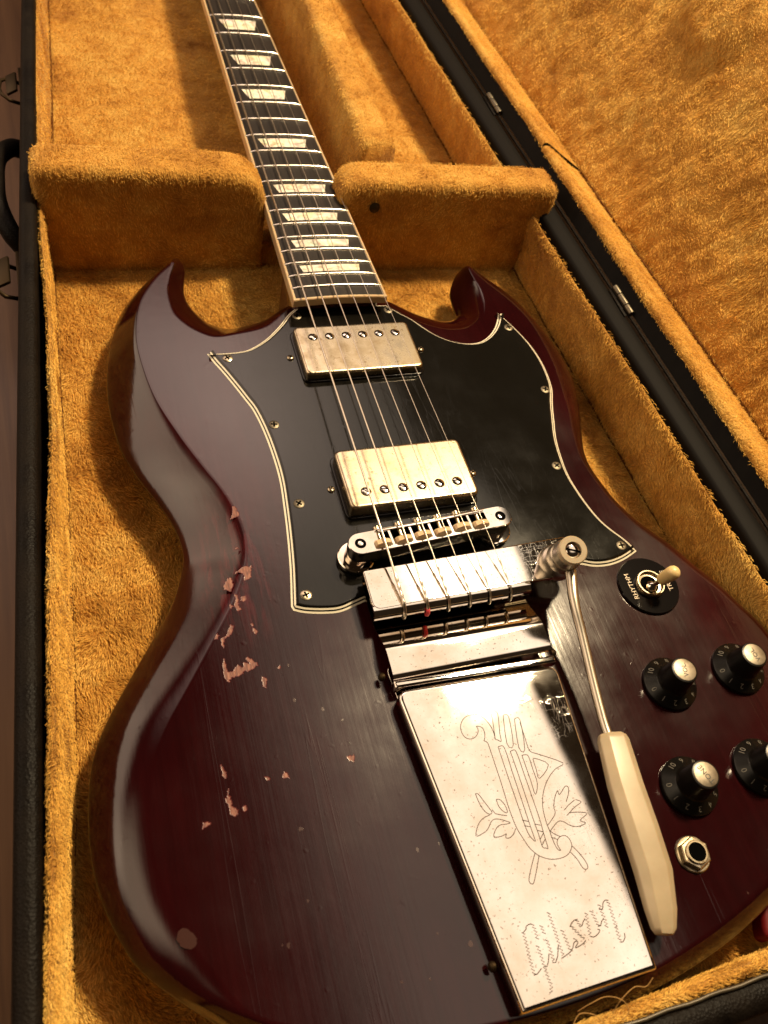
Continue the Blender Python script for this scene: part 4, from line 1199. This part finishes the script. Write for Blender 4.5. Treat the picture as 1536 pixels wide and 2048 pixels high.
# arm post, arm and handle
pa, pb = Vector((59, -28.5, 13.4)), Vector((56.6, -35.2, 36))
ax = (pb - pa).normalized(); ln = (pb - pa).length
lathe('arm_post', [(9.2, 0), (9.2, .8), (8.6, 1.6), (8.0, 9), (8.1, 9.2), (7.7, 9.8), (7.5, 14), (7.7, 14.2), (7.2, 14.8), (6.9, ln - 3.4)], tuple(pa), M_COLLAR, tail, 36, axis=ax)
lathe('post_cap', [(6.6, ln - 3.4), (7.0, ln - 3.0), (7.0, ln - .7), (6.4, ln), (4.0, ln), (3.9, ln - 2.2)], tuple(pa), M_CREAM, tail, 36, axis=ax)
screw('post_screw', tuple(pa + ax * (ln - 1.6)), 3.8, tail, False, M_STEEL, 2.75, 1.0, ax)
tube('arm', catmull([(59.5, -35.5, 22.5), (58.5, -41, 22.2), (55.6, -50, 21.8), (54.2, -58, 20.4), (53.6, -70, 17.4), (51.6, -89.8, 13.6), (49.6, -107.6, 11.4), (49.0, -116, 10.9), (48.4, -124, 10.6)], 6, False).tolist(), [2.9 - .7 * min(1, k / 24) for k in range(49)], M_COLLAR, tail, 14)
hc = [(51.0, -114.6, 10.9, 5.2), (50.9, -115.2, 10.9, 6.2), (50.4, -117.4, 10.9, 7.0), (47.2, -136.5, 10.9, 7.7), (45.4, -154.5, 10.7, 8.0), (43.7, -171.0, 10.4, 7.8), (40.5, -184.8, 9.6, 6.4), (38.7, -191.2, 9.2, 5.0), (38.1, -193.2, 9.0, 3.7)]
hr = []
for k, (x, y, z, wd) in enumerate(hc):
    ht = wd * .6
    tdir = np.array(hc[min(k + 1, 8)][:2]) - np.array(hc[max(k - 1, 0)][:2]); tdir /= np.linalg.norm(tdir)
    sd = np.array((-tdir[1], tdir[0]))
    cr = [(1, .42), (.52, 1), (-.52, 1), (-1, .42), (-1, -.42), (-.52, -1), (.52, -1), (1, -.42)]
    sec = rounded([(a * wd, b * ht) for a, b in cr], 1.5, 4)
    hr.append([(x + sd[0] * a, y + sd[1] * a, z + b) for a, b in sec])
loft('arm_handle', hr, M_CREAM, tail, sharp=60)
# engraved lyre and script: fine burr-edged grooves drawn over the plate
def smooth_line(q):
    q = np.asarray(q, float)
    return catmull(q, 3, False) if len(q) > 4 else q
o = join_tubes('engraved_lyre', [[(x, y, ZC + .02) for x, y in smooth_line(q)] for q in DATA['LYRE']], .16, M_ENGR, tail, 5, .5)
o = join_tubes('engraved_script', [[(x, y, ZC + .02) for x, y in smooth_line(q)] for q in DATA['SCRIPT']] + [[(x, y, ZC + .02) for x, y in q] for q in DATA['SCRIPTZ']], .19, M_ENGR, tail, 5, .5)

# ---- knobs
def knob(x, y, word, wang, a0, showfrom=0):
    k = lathe('control_knob', [(13.2, .4), (13.3, 1.0), (13.2, 2.0), (12.8, 2.5), (8.4, 5.0), (7.9, 5.6), (7.5, 7), (6.5, 15.6), (6.2, 16.4), (5.6, 16.6)], (x, y, 0), M_KNOB, gtr, 48, 30)
    lathe('cap_insert', [(5.45, 16.3), (5.45, 16.75), (5.2, 16.85), (.1, 16.9)], (x, y, 0), M_CAP, k, 36)
    text('cap_word', word, 3.3 if len(word) > 3 else 3.4, (x, y, 16.93), wang, M_INKDK, k, .03, bold=.03)
    sl = math.atan2(2.5, 4.4)
    for i in range(11):
        th = math.radians(a0 + i * 31)
        M = Matrix.Rotation(th - math.pi / 2, 4, 'Z') @ Matrix.Rotation(-sl, 4, 'X')
        r = 10.7
        text('numeral', str(i), 3.6, (x + r * math.cos(th), y + r * math.sin(th), 2.5 + (12.8 - r) * 2.5 / 4.4 + .06), 0, M_INK, k, .02, M)
    return k


def mk_cap():
    n = N('brushed cap metal')
    w = n.noise(160, 5, .7)
    n.to('Base Color', n.ramp(w, [(.3, (.15, .125, .09)), (.6, (.29, .25, .195))]))
    n.set(Metallic=1.0, Roughness=.45)
    return n.m
M_CAP = mk_cap()
knob(96.5, -95, 'VOL.', math.radians(79), 189)
knob(136.2, -94.7, 'VOL.', math.radians(101), 181)
knob(82.1, -141.5, 'TONE', math.radians(111), 169)
knob(121.2, -141.3, 'TONE', math.radians(96), 180)

# ---- toggle switch
sx, sy = 111.2, -43.0
sw = lathe('toggle_switch', [(16.4, 0), (16.5, .9), (16.1, 1.5), (7.2, 1.55)], (sx, sy, .02), M_BLACK, gtr, 56)
lathe('collar', [(7.6, 1.4), (7.6, 3.6), (7.2, 4.2), (6.6, 4.2), (6.2, 3.6), (6.1, 2.4), (4.9, 2.3), (4.8, 1.6)], (sx, sy, 0), M_NICKEL, sw, 36, cap0=False, cap1=False)
lathe('socket', [(6.1, 0), (6.1, 1.75)], (sx, sy, 0), M_DARK, sw, 24)
la, lb = Vector((110.0, -45.0, 3.0)), Vector((116.4, -46.2, 19.6))
lathe('lever', [(2.6, 0), (2.9, 1.2), (2.4, 2.4), (1.3, 3.4), (1.3, 8)], tuple(la), M_STEEL, sw, 16, axis=(lb - la))
lathe('lever_tip', [(2.5, 7.2), (2.9, 7.6), (3.3, 11), (3.6, 14.5), (3.5, 16.2), (2.9, 17.6), (1.8, 18.5), (.2, 18.9)], tuple(la), M_TIP, sw, 24, axis=(lb - la))
text('position_word', 'RHYTHM', 3.7, (sx - 9.8, sy + .9, 1.60), math.radians(89), M_GOLDINK, sw, .02)
text('position_word', 'TREBLE', 3.7, (sx + 11.2, sy + 1.0, 1.60), math.radians(92), M_GOLDINK, sw, .02)

# ---- output jack
jx, jy = 70.0, -168.0
jk = lathe('output_jack', [(7.6, .1), (7.7, .6), (7.2, 1.0), (4.4, 1.0)], (jx, jy, 0), M_NICKEL, gtr, 40, cap1=False)
hexa = lambda r: circle(jx, jy, r, 6, .35)
loft('hex_nut', [z_at(hexa(6.9), .9), z_at(hexa(6.9), 2.9), z_at(hexa(6.3), 3.4), z_at([(jx + (p[0] - jx) * .72, jy + (p[1] - jy) * .72) for p in hexa(6.3)], 3.5)], M_NICKEL, jk, smooth=False)
lathe('bushing', [(4.9, 3.0), (4.9, 4.2), (4.6, 4.5), (3.9, 4.5), (3.7, 4.0), (3.7, 3.6)], (jx, jy, 0), M_NICKEL, jk, 32, cap0=False, cap1=False)
lathe('plug_hole', [(3.8, 0), (3.8, 3.8)], (jx, jy, 0), M_DARK, jk, 24)

# ------------------------------------------------------------------ plush pile
def pile(total):
    Cw = np.array(CAM) / S
    R = np.array([right, down, fwd])
    def frame(P):
        q = (P - Cw) @ R.T
        d = np.maximum(q[:, 2], 1)
        u, v = q[:, 0] / d * 1744.254 / 768, q[:, 1] / d * 1744.254 / 1024
        return (q[:, 2] > 20) & (np.abs(u) < 1.08) & (np.abs(v) < 1.08), (q[:, 2] > 20) & (np.abs(u) < 1.5) & (np.abs(v) < 1.35)
    def inside(P, poly):
        x, y = P[:, 0], P[:, 1]
        c = np.zeros(len(P), bool)
        for i in range(len(poly)):
            a, b = poly[i], poly[(i + 1) % len(poly)]
            m = (a[1] > y) != (b[1] > y)
            if abs(b[1] - a[1]) > 1e-9:
                c ^= m & (x < (b[0] - a[0]) * (y - a[1]) / (b[1] - a[1]) + a[0])
        return c
    info = []
    for o, ln, flow, lean in LININGS:
        me = o.data
        me.calc_loop_triangles()
        nv, nt = len(me.vertices), len(me.loop_triangles)
        V = np.empty(nv * 3, 'f'); me.vertices.foreach_get('co', V); V = V.reshape(-1, 3).astype(float) / S
        VN = np.empty(nv * 3, 'f'); me.vertices.foreach_get('normal', VN); VN = VN.reshape(-1, 3).astype(float)
        T = np.empty(nt * 3, 'i'); me.loop_triangles.foreach_get('vertices', T); T = T.reshape(-1, 3)
        a, b, c = V[T[:, 0]], V[T[:, 1]], V[T[:, 2]]
        ar = .5 * np.linalg.norm(np.cross(b - a, c - a), axis=1)
        cen_ = (a + b + c) / 3
        d2 = np.sum((cen_ - Cw) ** 2, 1)
        nrm = VN[T].mean(1)
        face = np.sum(nrm * (Cw - cen_), 1) / np.sqrt(d2)
        if np.sum(face * ar) < 0 and not o.name.startswith(('neck', 'comp')) or (o.name.startswith(('neck', 'comp')) and np.sum(np.sum(nrm * (cen_ - V.mean(0)), 1) * ar) < 0):
            VN = -VN; nrm = -nrm; face = -face
        f1, f2 = frame(cen_)
        w = ar / d2 * np.where(f1, 1.0, np.where(f2, .35, 0.0)) * np.clip(.35 + face, .0, 1.0)
        info.append((o, ln, flow, lean, V, VN, T, w))
    W = sum(i[-1].sum() for i in info)
    for o, ln, flow, lean, V, VN, T, w in info:
        n = int(total * w.sum() / W)
        if n < 50: continue
        ti = rng.choice(len(T), n, p=w / w.sum())
        r1, r2 = np.sqrt(rng.random(n)), rng.random(n)
        bc = np.stack([1 - r1, r1 * (1 - r2), r1 * r2], 1)[:, :, None]
        P = (V[T[ti]] * bc).sum(1)
        Nn = (VN[T[ti]] * bc).sum(1)
        Nn /= np.linalg.norm(Nn, axis=1, keepdims=True)
        if o.name.startswith('floor_lining'):
            keep = ~inside(P, offset(BODY_POLY, 10))
            P, Nn = P[keep], Nn[keep]
            n = len(P)
        fw = np.array(flow, float)[None, :] + np.stack([1.1 * vnoise(P, 16, 100 + k) + .55 * vnoise(P, 6.5, 110 + k) for k in range(3)], 1)
        fw -= Nn * np.sum(fw * Nn, 1, keepdims=True)
        fw /= np.maximum(np.linalg.norm(fw, axis=1, keepdims=True), .35)
        mat_ = vnoise(P, 22, 200)                       # matted patches lie flat
        L = ln * (.75 + .5 * rng.random(n)) * (1 + .22 * vnoise(P, 9, 201))
        ll_ = lean * (1.0 + .35 * mat_)
        jit = rng.normal(0, .19, (n, 3))
        d0 = Nn * 1.0 + fw * .35 * ll_[:, None] + jit
        d1 = Nn * .45 + fw * 1.0 * ll_[:, None] + jit
        d2_ = Nn * .05 + fw * 1.2 * ll_[:, None] + jit + np.stack([.5 * vnoise(P, 3.2, 210 + k) for k in range(3)], 1)
        for d in (d0, d1, d2_): d /= np.linalg.norm(d, axis=1, keepdims=True)
        p0 = P - Nn * .3
        p1 = p0 + d0 * (L * .38)[:, None]
        p2 = p1 + d1 * (L * .34)[:, None]
        p3 = p2 + d2_ * (L * .32)[:, None]
        pts = np.stack([p0, p1, p2, p3], 1).reshape(-1, 3) * S
        hc_ = bpy.data.hair_curves.new('plush_pile')
        hc_.add_curves([4] * n)
        hc_.attributes['position'].data.foreach_set('vector', pts.astype('f').ravel())
        at = hc_.attributes.get('radius') or hc_.attributes.new('radius', 'FLOAT', 'POINT')
        at.data.foreach_set('value', np.tile(np.array([.12, .115, .10, .04], 'f') * S, n))
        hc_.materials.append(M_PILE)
        ho = bpy.data.objects.new('plush_pile', hc_)
        col.objects.link(ho)
        # a part of the case, or of the lid's lining where the lining is a sub-part already
        par(ho, o if o.parent == case else o.parent)
        ho['kind'] = 'stuff'


pile(480000)
